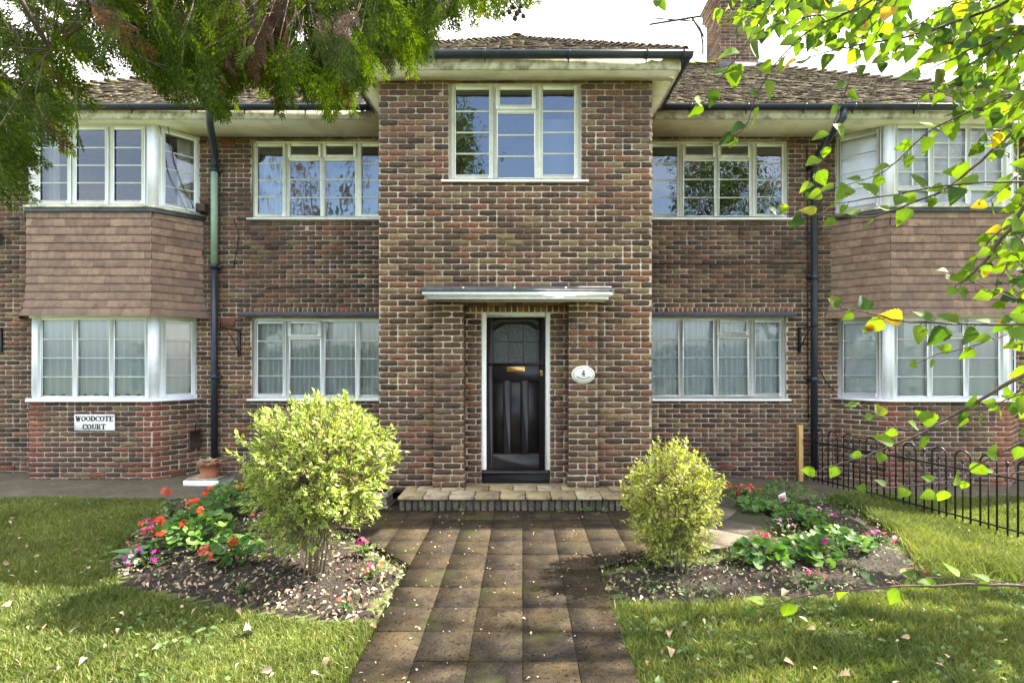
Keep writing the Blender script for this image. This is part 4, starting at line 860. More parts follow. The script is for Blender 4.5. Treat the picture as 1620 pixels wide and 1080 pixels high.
def sheet(name, x0, x1, y0f, y1, mat, dz, nx=80, ny=10):
    xs = np.linspace(x0, x1, nx); V = []
    for k in range(ny):
        f = k / (ny - 1); ys = y0f(xs) * (1 - f) + y1 * f; V.append(np.stack([xs, ys, gz(xs, ys) + dz + .012 * np.sin(xs * 1.3) * (1 - f)], 1))
    F = [(k * nx + i, k * nx + i + 1, (k + 1) * nx + i + 1, (k + 1) * nx + i) for k in range(ny - 1) for i in range(nx - 1)]
    V = np.concatenate(V); n0 = len(V); fr = V[:nx] - np.array([0, 0, .06]); V = np.concatenate([V, fr]); F += [(n0 + i, n0 + i + 1, i + 1, i) for i in range(nx - 1)]
    m_ = MB(); m_.add(V, F); o = m_.build(name, M[mat], smooth=False); return tag(o, kind='structure')
sheet('pavement', -11, 11, lambda x: concrete_y(x), 8.02, 'concrete', -.006)
def clip(poly, A, B):
    out = []; n = len(poly); sd = lambda p: (B[0] - A[0]) * (p[1] - A[1]) - (B[1] - A[1]) * (p[0] - A[0])
    for i in range(n):
        p, q = poly[i], poly[(i + 1) % n]; a, b = sd(p), sd(q)
        if a >= 0: out.append(p)
        if a * b < 0: t = a / (a - b); out.append((p[0] + (q[0] - p[0]) * t, p[1] + (q[1] - p[1]) * t))
    return out
def area(p): return .5 * sum(p[i][0] * p[(i + 1) % len(p)][1] - p[(i + 1) % len(p)][0] * p[i][1] for i in range(len(p)))
def slabs(mb, region, ang, org, pitch, dz, seed, thick=.05, gap=.0025, mi=0, mi2=None):
    r = np.random.default_rng(seed)
    if area(region) < 0: region = region[::-1]
    c, s_ = math.cos(ang), math.sin(ang)
    for i in range(-40, 41):
        for j in range(-40, 41):
            q = [(i * pitch + gap, j * pitch + gap), ((i + 1) * pitch - gap, j * pitch + gap), ((i + 1) * pitch - gap, (j + 1) * pitch - gap), (i * pitch + gap, (j + 1) * pitch - gap)]
            q = [(org[0] + c * a - s_ * b + r.normal(0, .0012), org[1] + s_ * a + c * b + r.normal(0, .0012)) for a, b in q]
            for k in range(len(region)):
                q = clip(q, region[k], region[(k + 1) % len(region)])
                if len(q) < 3: break
            if len(q) < 3 or area(q) < .002: continue
            cxx = sum(p[0] for p in q) / len(q); cyy = sum(p[1] for p in q) / len(q); tx, ty, h0 = r.normal(0, .0035), r.normal(0, .0035), r.normal(0, .0012)
            n = len(q); top = [(p[0] + (cxx - p[0]) * .004, p[1] + (cyy - p[1]) * .004, float(gz(cxx, p[1])) + dz + h0 + tx * (p[0] - cxx) + ty * (p[1] - cyy)) for p in q]
            mid = [(p[0], p[1], t_[2] - .002) for p, t_ in zip(q, top)]; bot = [(p[0], p[1], t_[2] - thick) for p, t_ in zip(q, top)]
            V = np.array(top + mid + bot); F = [tuple(range(n))] + [(n + k, n + (k + 1) % n, (k + 1) % n, k) for k in range(n)] + [(2 * n + k, 2 * n + (k + 1) % n, n + (k + 1) % n, n + k) for k in range(n)]
            mb.add(V, F, mi)
m_ = MB(); slabs(m_, pathP, 0, (PX0, 5.9 - 80 * .32 + 40 * .32 - .02), .3200, .02, 60)
# cover rows further towards the camera
slabs(m_, [(PX0, -6), (PX1, -6), (PX1, -.5), (PX0, -.5)], 0, (PX0, -6.5), .32, .016, 61) if False else None
slabs(m_, apL, 0, (PX0, 5.9), .32, .02, 62); slabs(m_, [(PX1, 4.34), (.9, 4.48), (1.45, 4.63), (1.45, 6.52), (PX1, 6.52)], 0, (PX1, 5.9), .32, .02, 63, mi=0); slabs(m_, [(1.455, 4.635), (1.9, 4.76), (2.78, 5.48), (2.62, 6.9), (1.455, 6.9)], math.radians(-38), (1.46, 4.6), .42, .024, 64, mi=1)
o = m_.build('path', [M['slab'], M['slab2']]); tag(o, kind='structure')
m_ = MB(); fill = -.001
for P_, e in ((pathP, 0), (apL, 0), (apR, 0)):
    for k in range(1): 
        q = P_ if area(P_) > 0 else P_[::-1]; ys = [p[1] for p in q]
        m_.add(np.array([(p[0], p[1], float(gz(min(p[0], 1.8), p[1])) + .0125 - .002 * (P_ is not pathP)) for p in q]), [tuple(range(len(q)))])
o = m_.build('path_bedding', pmat('mossy_joint', (.03, .03, .014), rough=1, var=.5, vscale=30)); tag(o, kind='structure')
# doorstep
m_ = MB(); sx0, sx1, sy0 = -1.435, 1.215, 5.865; r = np.random.default_rng(5)
xx = sx0
k = 0; nT = 9; tw = (sx1 - sx0) / nT
for i in range(nT):
    m_.box(sx0 + i * tw + .003, sx0 + (i + 1) * tw - .003, sy0, sy0 + .305, .145 + r.normal(0, .001), .181 + r.normal(0, .0015), .008)
for i in range(nT + 1):
    a = max(sx0 + (i - .5) * tw + .003, sx0); b = min(sx0 + (i + .5) * tw - .003, sx1); m_.box(a, b, sy0 + .311, sy0 + .56, .145, .179 + r.normal(0, .0015), .006)
m_.box(PL[1], PL[2], sy0 + .561, YC + .19, .145, .1785, .004)
x = sx0 + .02
while x < sx1 - .03:
    w = .066 + r.normal(0, .004); m_.box(x, min(x + w, sx1 - .02), sy0 + .022 + r.normal(0, .004), sy0 + .12, -.02, .142 + r.normal(0, .002), .006, mi=1); x += w + .012
m_.box(sx0 + .03, sx1 - .03, sy0 + .032, YC - .01, -.02, .1445, mi=3)
for sx, e in ((sx0 + .02, 0), (sx1 - .03, 0)): m_.box(sx, sx + .01, sy0 + .13, YC - .01, -.02, .144, mi=1)
o = m_.build('doorstep', [M['tread'], pmat('mossy_step_brick', [(0, (.05, .042, .035)), (1, (.13, .10, .08))], 'island', rough=.95, var=.4, vscale=30, bump=.8, over=[((.06, .09, .03), 9, .5, .64, .7), ((.28, .25, .2), 20, .6, .7, .5)]), M['soil'], M['concrete']]); tag(o, kind='structure')
# flower beds
def bed(name, poly, seed, hump=.07):
    xs = np.arange(min(p[0] for p in poly), max(p[0] for p in poly) + .1, .05); ys = np.arange(min(p[1] for p in poly), max(p[1] for p in poly) + .1, .05)
    A, B_ = np.meshgrid(xs, ys); ins = inpoly(A, B_, poly); r = np.random.default_rng(seed)
    dist = np.full(A.shape, 9.); n = len(poly)
    for i in range(n):
        p = np.array(poly[i]); q = np.array(poly[(i + 1) % n]); d = q - p; t = np.clip(((A - p[0]) * d[0] + (B_ - p[1]) * d[1]) / (d @ d), 0, 1); dist = np.minimum(dist, np.hypot(A - p[0] - t * d[0], B_ - p[1] - t * d[1]))
    H = gz(A, B_) - .035 + np.where(ins, hump * sstep(0, .5, dist), -.03) + np.where(ins, r.normal(0, .012, A.shape), 0)
    nx = len(xs); V = np.stack([A, B_, H], -1).reshape(-1, 3); keep = ins | np.roll(ins, 1, 0) | np.roll(ins, 1, 1) | np.roll(ins, (1, 1), (0, 1)) | np.roll(ins, -1, 0) | np.roll(ins, -1, 1)
    F = np.array([(j * nx + i, j * nx + i + 1, (j + 1) * nx + i + 1, (j + 1) * nx + i) for j in range(len(ys) - 1) for i in range(nx - 1) if ins[j, i] or ins[j, i + 1] or ins[j + 1, i] or ins[j + 1, i + 1]])
    m_ = MB(); m_.add(V, F); o = m_.build(name, M['soil'], smooth=True); tag(o, kind='structure')
    return lambda x, y: gz(x, y) - .035 + hump * .9
hL = bed('flower_bed', bedL, 1); hR = bed('flower_bed', bedR, 2)

# ------------------------------------------------------------------ grass
def rand_frames(n, r, tilt=.5):
    a = r.uniform(0, 2 * PI, n); up = norm(np.stack([r.normal(0, tilt, n), r.normal(0, tilt, n), np.ones(n)], 1)); d = np.stack([np.cos(a), np.sin(a), np.zeros(n)], 1); d = norm(d - up * (d * up).sum(1)[:, None]); return frames(d, up)
def grass(name, N, xr, yr, hfun, seed, wfun=lambda y: .0022 + .0006 * y / 3):
    r = np.random.default_rng(seed); x = r.uniform(xr[0], xr[1], N); u = r.random(N); y = yr[0] + (yr[1] - yr[0]) * u ** 1.5
    ok = is_lawn(x + r.normal(0, .022, N), y + r.normal(0, .022, N)) & (x > -(VX + 420) / F_PX * (y + .25)) & (x < (1620 - VX + 420) / F_PX * (y + .25)); x, y = x[ok], y[ok]; n = len(x)
    h = hfun(x, y, r) ; w = wfun(y) * r.uniform(.7, 1.4, n); a = r.uniform(0, 2 * PI, n); la = r.uniform(0, 2 * PI, n); lean = r.uniform(.15, 1.0, n) * h
    bare = np.sin(x * 3.1 + 1.7 * np.sin(y * 2.3 + 1)) * np.sin(y * 4.3 + 1.3 * np.sin(x * 2.9)) + r.normal(0, .25, n); h = h * np.where(bare > (.62 if xr[0] > 0 else 1.0), .35, 1)
    z = gz(x, y) - .03; c, s_ = np.cos(a) * w, np.sin(a) * w; lx, ly = np.cos(la) * lean, np.sin(la) * lean
    V = np.zeros((n, 5, 3)); V[:, 0] = np.stack([x - c, y - s_, z], 1); V[:, 1] = np.stack([x + c, y + s_, z], 1)
    V[:, 2] = np.stack([x + c * .8 + lx * .35, y + s_ * .8 + ly * .35, z + h * .6], 1); V[:, 3] = np.stack([x - c * .8 + lx * .35, y - s_ * .8 + ly * .35, z + h * .6], 1); V[:, 4] = np.stack([x + lx, y + ly, z + h], 1)
    off = (np.arange(n) * 5)[:, None]; m_ = MB(); b0 = 0
    m_.V.append(V.reshape(-1, 3)); m_.UV.append(np.tile([(0, .3), (0, .7), (.6, .6), (.6, .4), (1, .5)], (n, 1))); m_.n = 5 * n; m_.hasuv = True
    m_.F[4] = [(np.array([[0, 1, 2, 3]]) + off, np.zeros(n))]; m_.F[3] = [(np.array([[3, 2, 4]]) + off, np.zeros(n))]
    o = m_.build(name, M['grass']); return tag(o, 'short green lawn grass' if xr[1] < 0 else 'longer uneven lawn grass', 'grass', kind='stuff')
hl = lambda x, y, r: .055 * r.uniform(.6, 1.25, len(x)) * (.85 + .3 * np.sin(x * 3 + y * 2.1) * np.sin(y * 3.3))
hr = lambda x, y, r: (.06 + .05 * np.clip(np.sin(x * 2.7 + 1) * np.sin(y * 2.3 + x), 0, 1) + .07 * np.exp(-((x - 4.1) / .5) ** 2) * (y > 4.2)) * r.uniform(.5, 1.3, len(x))
o = grass('lawn_grass', 520000, (-9.5, PX0), (2.0, 6.6), hl, 70); o['label'] = 'short mown green lawn left of the path'
o = grass('lawn_grass', 520000, (PX1, 9.0), (2.0, 7.0), hr, 71); o['label'] = 'longer patchy green lawn right of the path'
# ------------------------------------------------------------------ leaf litter, fallen leaves, weeds
def scatter_stuff(name, T, n, where, xr, yr, size, mat, seed, hz, label, cat, tilt=.5, lift=.005, pw=1.):
    r = np.random.default_rng(seed); x = r.uniform(*xr, n); y = yr[0] + (yr[1] - yr[0]) * r.random(n) ** pw; ok = where(x, y, r); x, y = x[ok], y[ok]; n = len(x)
    m_ = MB(); m_.inst(T, np.stack([x, y, hz(x, y) + lift + r.uniform(0, .012, n)], 1), rand_frames(n, r, tilt), size * r.uniform(.5, 1.4, n)); o = m_.build(name, M[mat]); return tag(o, label, cat, kind='stuff')
CH = leafT(3, .33, .5, .5)
hbL = lambda x, y: gz(x, y) + .03; hbR = hbL
scatter_stuff('leaf_litter', CH, 6000, lambda x, y, r: inpoly(x, y, bedL) & (r.random(len(x)) < np.clip(1.1 - (y - 3.6) * .35, .1, 1)), (-4.3, -.95), (3.4, 6.4), .034, 'litter', 80, hbL, 'dry brown leaf litter over the left flower bed', 'leaf litter')
scatter_stuff('leaf_litter', CH, 4200, lambda x, y, r: inpoly(x, y, bedR) & (r.random(len(x)) < np.clip(1.1 - (x - .7) * .3, .25, 1)), (.6, 4.2), (3.7, 6.9), .03, 'litter', 81, hbR, 'dark leaf litter over the right flower bed', 'leaf litter')
scatter_stuff('bed_weeds', SMALL, 9000, lambda x, y, r: inpoly(x, y, bedR) & (np.sin(x * 5 + y * 3) * np.sin(y * 6) + r.normal(0, .5, len(x)) > .1), (.6, 4.2), (3.7, 6.9), .034, 'weed', 82, lambda x, y: hbR(x, y) + .02, 'low green weeds and seedlings spreading over the right bed', 'weeds', .6)
scatter_stuff('bed_weeds', SMALL, 2600, lambda x, y, r: inpoly(x, y, bedL) & (r.random(len(x)) < .5), (-4.3, -.95), (3.4, 6.4), .03, 'weed', 83, lambda x, y: hbL(x, y) + .02, 'small green weeds among the litter of the left bed', 'weeds', .6)
scatter_stuff('lawn_weeds', leafT(3, .3, .2, .2), 5200, lambda x, y, r: is_lawn(x, y) & (np.sin(x * 4.2) * np.sin(y * 5 + x) + r.normal(0, .35, len(x)) > .25) , (.65, 5.0), (2.5, 5.0), .05, 'weed', 84, lambda x, y: gz(x, y) + .0, 'broad-leaved weeds in the right lawn', 'weeds', .5)
scatter_stuff('lawn_weeds', RL, 1500, lambda x, y, r: is_lawn(x, y) & (np.sin(x * 3.2) * np.sin(y * 4 + x) + r.normal(0, .35, len(x)) > .4) , (-4.5, -.95), (2.6, 5.0), .028, 'weed', 85, lambda x, y: gz(x, y) + .01, 'clover and small weeds in the left lawn', 'weeds', .4)
scatter_stuff('leaf_fragments', CH, 520, lambda x, y, r: is_lawn(x, y), (-6, 5), (2.6, 6.3), .035, 'litter', 87, lambda x, y: gz(x, y) + .03, 'small brown leaf fragments caught in the lawns', 'leaf fragments', .6)
scatter_stuff('leaf_crumbs', CH, 620, lambda x, y, r: inpoly(x, y, pathP) | inpoly(x, y, apL) | inpoly(x, y, apR), (-2.5, 2.4), (2.7, 6.2), .02, 'fallen', 86, lambda x, y: gz(np.minimum(x, 1.8), y) + .022, 'small leaf crumbs scattered over the paving', 'leaf crumbs', .3, 0)
MAP = leafT(9, .42, .25, .35, serr=.28)
leafspots = [(15, 965, .13), (68, 1000, .15), (125, 1000, .09), (385, 1003, .16), (520, 1045, .13), (270, 902, .09), (140, 904, .06), (155, 862, .11), (30, 860, .1), (5, 900, .1), (20, 1050, .1), (135, 1045, .09), (310, 970, .07), (250, 1030, .06), (1245, 940, .15), (1275, 945, .10), (1060, 1030, .12), (1125, 1070, .14), (1345, 1075, .12), (1240, 1050, .12), (1440, 1010, .10), (1060, 1005, .09), (375, 970, .08), (560, 985, .08), (90, 1065, .1), (190, 1000, .08), (430, 1065, .12), (590, 990, .09), (1110, 985, .08), (1290, 1000, .09), (1500, 1040, .1), (1380, 985, .08)]
r = np.random.default_rng(90)
for i, (px, py, s_) in enumerate(leafspots):
    Y = F_PX * 1.765 / (py - VY); x = WX(px, Y)
    if abs(x + .15) < .8: x = -1.05 if x < 0 else .8
    m_ = MB(); m_.inst(leafT(9, .42, r.uniform(.3, .7), r.uniform(.3, .9), serr=.28) if i % 3 == 0 else leafT(7, r.uniform(.28, .4), r.uniform(.3, .8), r.uniform(.4, .9)), np.array([[x, Y, float(gz(x, Y)) + .03]]), rand_frames(1, r, .45), s_ * .58); o = m_.build('fallen_leaf', M['fallen'])
    side = 'left' if x < 0 else 'right'; tag(o, 'dry tan fallen leaf lying on the %s lawn' % side, 'leaf', 'fallen leaves on the %s lawn' % side)
# ------------------------------------------------------------------ shrubs
def shrub(name, base, label, C, Rr, n_tips, leafmat_, nl, seed, stems, lsize=.042, lowcut=-.6, hollow=.5, bot=None, T=SMALL, rag=.09):
    r = np.random.default_rng(seed); base = np.array(base); t = empty(name, base, label, 'shrub')
    th = r.uniform(0, 2 * PI, n_tips); cz = r.uniform(lowcut, 1, n_tips); sr = np.sqrt(1 - cz ** 2); rad = np.clip(hollow + (1 - hollow) * r.random(n_tips) ** .4 + r.normal(0, rag, n_tips), .2, 1.12)
    lump = 1 + .07 * np.sin(3 * th + 2 * cz * 3) + .05 * np.sin(5 * th + 1.3)
    tips = np.array(C) + np.stack([np.cos(th) * sr, np.sin(th) * sr, cz], 1) * np.array(Rr) * (rad * lump)[:, None]
    if bot is not None: tips = bot(tips, r)
    n_tips = len(tips)
    # stems
    ms = MB(); S = []
    for i in range(stems):
        a = r.uniform(0, 2 * PI); b0 = base + np.array([math.cos(a), math.sin(a), 0]) * r.uniform(.02, .11); tgt = np.array(C) + np.array([math.cos(a) * Rr[0] * r.uniform(.1, .6), math.sin(a) * Rr[1] * r.uniform(.1, .6), Rr[2] * r.uniform(-.3, .3)])
        k = np.linspace(0, 1, 6)[:, None]; P = b0 * (1 - k) + tgt * k + np.concatenate([np.zeros((1, 3)), r.normal(0, .018, (5, 3))]); P[:, 2] = b0[2] + (tgt[2] - b0[2]) * (k[:, 0] ** .8); ms.tube(P, np.linspace(.0085, .0045, 6), 6); S.append(P)
    A = np.concatenate([p[2:] for p in S])
    for i in range(n_tips):
        d = np.linalg.norm(A - tips[i], axis=1) + .3 * np.maximum(0, A[:, 2] - tips[i][2]); j = np.argsort(d)[r.integers(0, 3)]; p0 = A[j]; mid = (p0 + tips[i]) / 2 + r.normal(0, .02, 3) - (0, 0, .02)
        ms.tube([p0, mid, tips[i]], [.004, .003, .0018], 4, caps=False)
    ms.build('stems', M['stem'], t)
    n = n_tips * nl; ti = np.repeat(np.arange(n_tips), nl); out = norm(tips - (np.array(C) - (0, 0, Rr[2] * .5)))[ti]
    pos = tips[ti] - out * (r.random(n) ** 1.3 * .13)[:, None] + r.normal(0, .012, (n, 3)); d = norm(out * .7 + r.normal(0, .6, (n, 3)) + np.array([0, 0, .1])); nr = norm(np.array([0, 0, .8]) + out * .5 + r.normal(0, .5, (n, 3)))
    ml = MB(); ml.inst(T, pos, frames(d, nr), lsize * r.uniform(.6, 1.35, n)); ml.build('foliage', M[leafmat_], t); return t
def botL(t, r):   # ragged skirt lower on the left side, open middle at the back
    ex = np.stack([r.uniform(-2.25, -1.75, 70), r.uniform(3.95, 4.45, 70), r.uniform(.16, .5, 70)], 1); ex2 = np.stack([r.uniform(-1.75, -1.25, 22), r.uniform(3.9, 4.4, 22), r.uniform(.2, .5, 22)], 1); t = np.concatenate([t, ex, ex2])
    k = (t[:, 2] > .42 + .2 * r.random(len(t)) ** 2) | (r.random(len(t)) < .38) | ((t[:, 0] < -1.75) & (r.random(len(t)) < .9)); return t[k]
bzl = float(gz(-1.76, 4.15)) + .02
shrub('variegated_shrub', (-1.72, 4.15, bzl), 'large round variegated shrub with bare lower stems in the left bed', (-1.67, 4.22, .89), (.62, .58, .58), 950, 'varieg', 12, 101, 10, .050, -.92, .45, botL, leafT(3, .24, .12, .25), .03)
bzr = float(gz(1.27, 4.3)) + .02
shrub('variegated_shrub', (1.27, 4.32, bzr), 'small upright golden variegated shrub in the right bed', (1.29, 4.40, .53), (.43, .42, .53), 780, 'varieg2', 13, 102, 12, .043, -.95, .35, None, leafT(3, .19, .12, .25), .035)
# ------------------------------------------------------------------ bedding plants
def plant(kind, x, y, rad, hgt, label, flower=None, nf=0, seed=1, leaf='geran', lsz=.075, nl=120, fsz=.05, stalk=.0, name=None, cat='plant', grp=None, fcl=7):
    r = np.random.default_rng(seed); z = float(gz(x, y)) + .02; t = empty(name or kind, (x, y, z), label, cat, grp)
    ms = MB(); ml = MB(); th = r.uniform(0, 2 * PI, nl); q = np.sqrt(r.random(nl)); px_ = x + rad * q * np.cos(th); py_ = y + rad * q * np.sin(th); pz_ = z + hgt * np.sqrt(np.clip(1 - q ** 2 * .85, .05, 1)) * r.uniform(.45, 1, nl)
    pos = np.stack([px_, py_, pz_], 1); out = norm(np.stack([np.cos(th) * q, np.sin(th) * q, np.full(nl, .15)], 1))
    if kind == 'geranium': T = roundT(12, 5, .35); nr = norm(out * .9 + np.array([0, -.25, 1.0]) + r.normal(0, .3, (nl, 3))); d = out + r.normal(0, .4, (nl, 3))
    elif kind == 'hosta': T = leafT(6, .33, .35, .3); nr = norm(out * .2 + np.array([0, 0, 1.0]) + r.normal(0, .15, (nl, 3))); d = out + (0, 0, .25); pos = np.stack([x + .02 * np.cos(th), y + .02 * np.sin(th), z + hgt * .4 + 0 * th], 1)
    else: T = leafT(3, .3, .15, .2); nr = norm(out * .4 + np.array([0, 0, .9]) + r.normal(0, .5, (nl, 3))); d = out + r.normal(0, .6, (nl, 3))
    ml.inst(T, pos, frames(d, nr), lsz * r.uniform(.55, 1.25, nl))
    for i in range(0, nl, max(1, nl // 24)): ms.tube([(x + (px_[i] - x) * .15, y + (py_[i] - y) * .15, z - .01), ((x + px_[i]) / 2, (y + py_[i]) / 2, z + (pz_[i] - z) * .65), (px_[i], py_[i], pz_[i] - .004)], [.005, .004, .002], 5)
    ml.build('foliage', M[leaf], t)
    if flower:
        mats = flower if isinstance(flower, list) else [flower]
        for f in range(nf):
            a = r.uniform(0, 2 * PI); qq = math.sqrt(r.random()) * .95; c0 = np.array([x + rad * qq * math.cos(a), y + rad * qq * math.sin(a) - rad * .15, z + hgt * (math.sqrt(max(.05, 1 - qq * qq * .8))) + .02 + stalk * r.uniform(.5, 1.2)])
            mf = MB(); n = fcl * 5; cc = c0 + norm(r.normal(0, 1, (fcl, 3)) * (1, 1, .6)) * fsz * .5 * (1 if fcl > 1 else 0); ci = np.repeat(np.arange(fcl), 5); pa = np.tile(np.arange(5) * 2 * PI / 5, fcl) + np.repeat(r.uniform(0, 6, fcl), 5)
            fn = norm(norm(cc - c0 + 1e-6) * (1 if fcl > 1 else 0) + np.array([0, -.6, .7]) + r.normal(0, .15, (fcl, 3)))[ci]; e1 = norm(np.cross(fn, (0.3, 1, .2))); e2 = np.cross(fn, e1); dd = e1 * np.cos(pa)[:, None] + e2 * np.sin(pa)[:, None]
            mf.inst(PET, cc[ci], frames(dd + fn * .15, fn), (fsz * .48 if fcl > 1 else fsz * .6)); mf.build('flower', M[mats[f % len(mats)]], t)
            ms.tube([(x, y, z), (x * .4 + c0[0] * .6, y * .4 + c0[1] * .6, z + (c0[2] - z) * .6), c0], [.004, .003, .002], 5)
    ms.build('stems', M['weed'], t); return t
G = 'bedding plants in the left flower bed'; G2 = 'bedding plants in the right flower bed'
plant('geranium', -3.02, 4.75, .34, .36, 'largest leafy geranium in the left bed, green with scarlet heads at its back', ['scarlet'], 5, 1, nl=190, lsz=.085, stalk=.05, grp=G)
plant('geranium', -3.25, 5.65, .34, .36, 'broad leafy geranium with scarlet flower heads behind the largest one', ['scarlet'], 6, 2, nl=170, lsz=.085, grp=G)
plant('geranium', -2.50, 4.45, .24, .22, 'low geranium with salmon flower heads left of the large shrub', ['salmon', 'salmon', 'scarlet'], 5, 3, nl=90, lsz=.075, grp=G)
plant('geranium', -2.85, 6.25, .28, .28, 'leafy geranium by the wall end of the left bed behind the shrub', None, 0, 4, nl=110, grp=G)
plant('geranium', -3.95, 5.75, .10, .18, 'single tall scarlet flower standing at the lawn edge of the left bed', ['scarlet'], 1, 5, nl=14, lsz=.05, stalk=.10, fsz=.07, grp=G)
plant('petunia', -3.62, 5.12, .22, .13, 'bright red and magenta flowering plant at the left tip of the bed', ['scarlet', 'crimson', 'magenta', 'scarlet', 'pink'], 16, 6, 'weed', .05, 90, .055, fcl=3, grp=G)
plant('petunia', -3.45, 5.45, .18, .15, 'red and white mixed flowers behind the red plant at the lawn edge', ['scarlet', 'white_flower', 'salmon'], 10, 7, 'weed', .05, 60, .045, fcl=3, grp=G)
plant('petunia', -3.22, 4.42, .20, .08, 'magenta petunia trailing at the front edge of the left bed', ['magenta', 'magenta', 'purple', 'white_flower'], 13, 8, 'weed', .04, 70, .045, fcl=2, grp=G)
plant('petunia', -3.42, 4.72, .20, .07, 'low pale pink flowers behind the grey-green broad leaves', ['palepink', 'pink', 'white_flower'], 8, 9, 'weed', .04, 70, .035, fcl=2, grp=G)
plant('hosta', -3.42, 4.50, .14, .10, 'grey-green broad-leaved plant at the left front corner of the bed', None, 0, 10, 'hosta', .17, 8, grp=G)
plant('impatiens', -2.62, 5.25, .22, .17, 'white and coral mixed flowers between the geraniums and the shrub', ['white_flower', 'salmon', 'scarlet', 'palepink'], 12, 11, 'weed', .045, 70, .035, fcl=3, grp=G)
plant('impatiens', -2.05, 4.75, .24, .10, 'crimson and purple flowers low behind the shrub stems on the left', ['crimson', 'purple', 'salmon'], 8, 12, 'weed', .04, 60, .045, fcl=2, grp=G)
plant('impatiens', -1.42, 4.62, .10, .12, 'pink flowers by the paving edge right of the large shrub', ['pink', 'magenta'], 4, 13, 'weed', .05, 26, .045, fcl=2, grp=G)
plant('impatiens', -1.22, 4.12, .08, .12, 'small red and pink flower near the left path edge', ['pink', 'scarlet', 'salmon'], 4, 14, 'weed', .05, 20, .04, fcl=2, grp=G)
plant('impatiens', -1.25, 3.62, .06, .06, 'tiny coral flower at the front of the left bed', ['salmon'], 2, 15, 'weed', .04, 14, .035, fcl=2, grp=G)
plant('seedling', -2.10, 3.86, .07, .10, 'reddish seedling in the litter at the front of the left bed', ['crimson'], 3, 16, 'weed', .035, 16, .03, fcl=2, grp=G)
for i in range(3): plant('young_shrub', (-2.2, -2.45, -3.15)[i], (5.75, 6.35, 6.45)[i], .20, (.40, .42, .30)[i], ('green bushy plant behind the large shrub', 'taller green plant near the downpipe behind the shrub', 'green plant beside the white pot stand')[i], ['pink', 'white_flower'][:1] if i == 2 else None, 3 if i == 2 else 0, 17 + i, 'weed', .07, 90, .05, grp=G)
# right bed
plant('geranium', 2.08, 4.45, .24, .19, 'flowerless geranium just right of the golden shrub', None, 0, 30, nl=80, lsz=.085, grp=G2)
plant('geranium', 2.55, 4.55, .24, .20, 'geranium with one magenta flower in the middle of the right bed', ['magenta'], 1, 31, nl=85, lsz=.085, fsz=.045, grp=G2)
plant('geranium', 3.00, 4.85, .26, .20, 'trailing geranium right of the one with the magenta flower', None, 0, 32, nl=90, lsz=.08, grp=G2)
plant('geranium', 3.05, 5.6, .26, .18, 'geranium in the middle back of the right bed', None, 0, 33, nl=80, lsz=.075, grp=G2)
plant('geranium', 2.72, 5.95, .22, .16, 'small geranium behind the corner of the buff paving', None, 0, 34, nl=60, lsz=.07, grp=G2)
plant('young_shrub', 3.35, 6.5, .36, .26, 'dark green spreading plant at the back of the right bed by the wall', None, 0, 35, 'geran', .06, 200, grp=G2)
plant('young_shrub', 3.0, 6.25, .28, .18, 'lower leafy plant in front of the dark spreading plant', None, 0, 36, 'weed', .06, 110, grp=G2)
plant('impatiens', 2.22, 4.72, .10, .14, 'pink flowers with dark red leaves at the paving corner', ['pink', 'palepink'], 6, 37, 'crimson', .05, 30, .05, fcl=2, grp=G2)
plant('impatiens', 3.50, 5.05, .14, .10, 'bright pink flowers at the far right of the right bed', ['pink', 'magenta', 'pink'], 8, 38, 'weed', .045, 40, .05, fcl=2, grp=G2)
plant('impatiens', 3.45, 5.85, .14, .08, 'mauve flowers near the foot of the iron fence', ['palepink', 'magenta'], 7, 39, 'weed', .045, 34, .045, fcl=2, grp=G2)
plant('impatiens', 2.90, 6.75, .26, .10, 'coral and red flowers at the back corner behind the paving', ['salmon', 'scarlet', 'crimson'], 14, 40, 'weed', .05, 70, .05, fcl=3, grp=G2)
plant('impatiens', 2.90, 6.05, .16, .06, 'small dull pink flowers along the paving edge', ['palepink', 'salmon', 'pink'], 9, 41, 'weed', .04, 40, .035, fcl=2, grp=G2)
plant('impatiens', 2.75, 5.45, .16, .07, 'pale lilac flowers beside the corner of the paving', ['palepink', 'white_flower'], 8, 42, 'weed', .04, 40, .035, fcl=2, grp=G2)
plant('impatiens', 2.28, 4.05, .09, .08, 'pink fading flowers at the front edge of the right bed', ['pink', 'palepink'], 4, 43, 'weed', .04, 20, .05, fcl=2, grp=G2)
plant('seedling', 3.35, 4.35, .08, .06, 'dark red seedling at the lower right of the right bed', ['crimson'], 2, 44, 'crimson', .03, 20, .02, fcl=2, grp=G2)
for i, (x, y) in enumerate(((-1.1, 5.86), (-.72, 5.86), (.72, 5.85), (.92, 5.84), (.48, 5.84), (-1.02, 6.33), (.72, 6.30))):
    plant('weed_tuft', x, y, .05, .05, ('weed tuft at the foot of the step, %s' % ('leftmost of all', 'left of the door line', 'third from the right', 'rightmost of all', 'nearest right of the door')[i]) if i < 5 else ('weed growing at the foot of the wall left of the door pier', 'weed growing in the corner right of the doormat')[i - 5], None, 0, 50 + i, 'weed', .035, 16, grp='weeds growing along the doorstep')
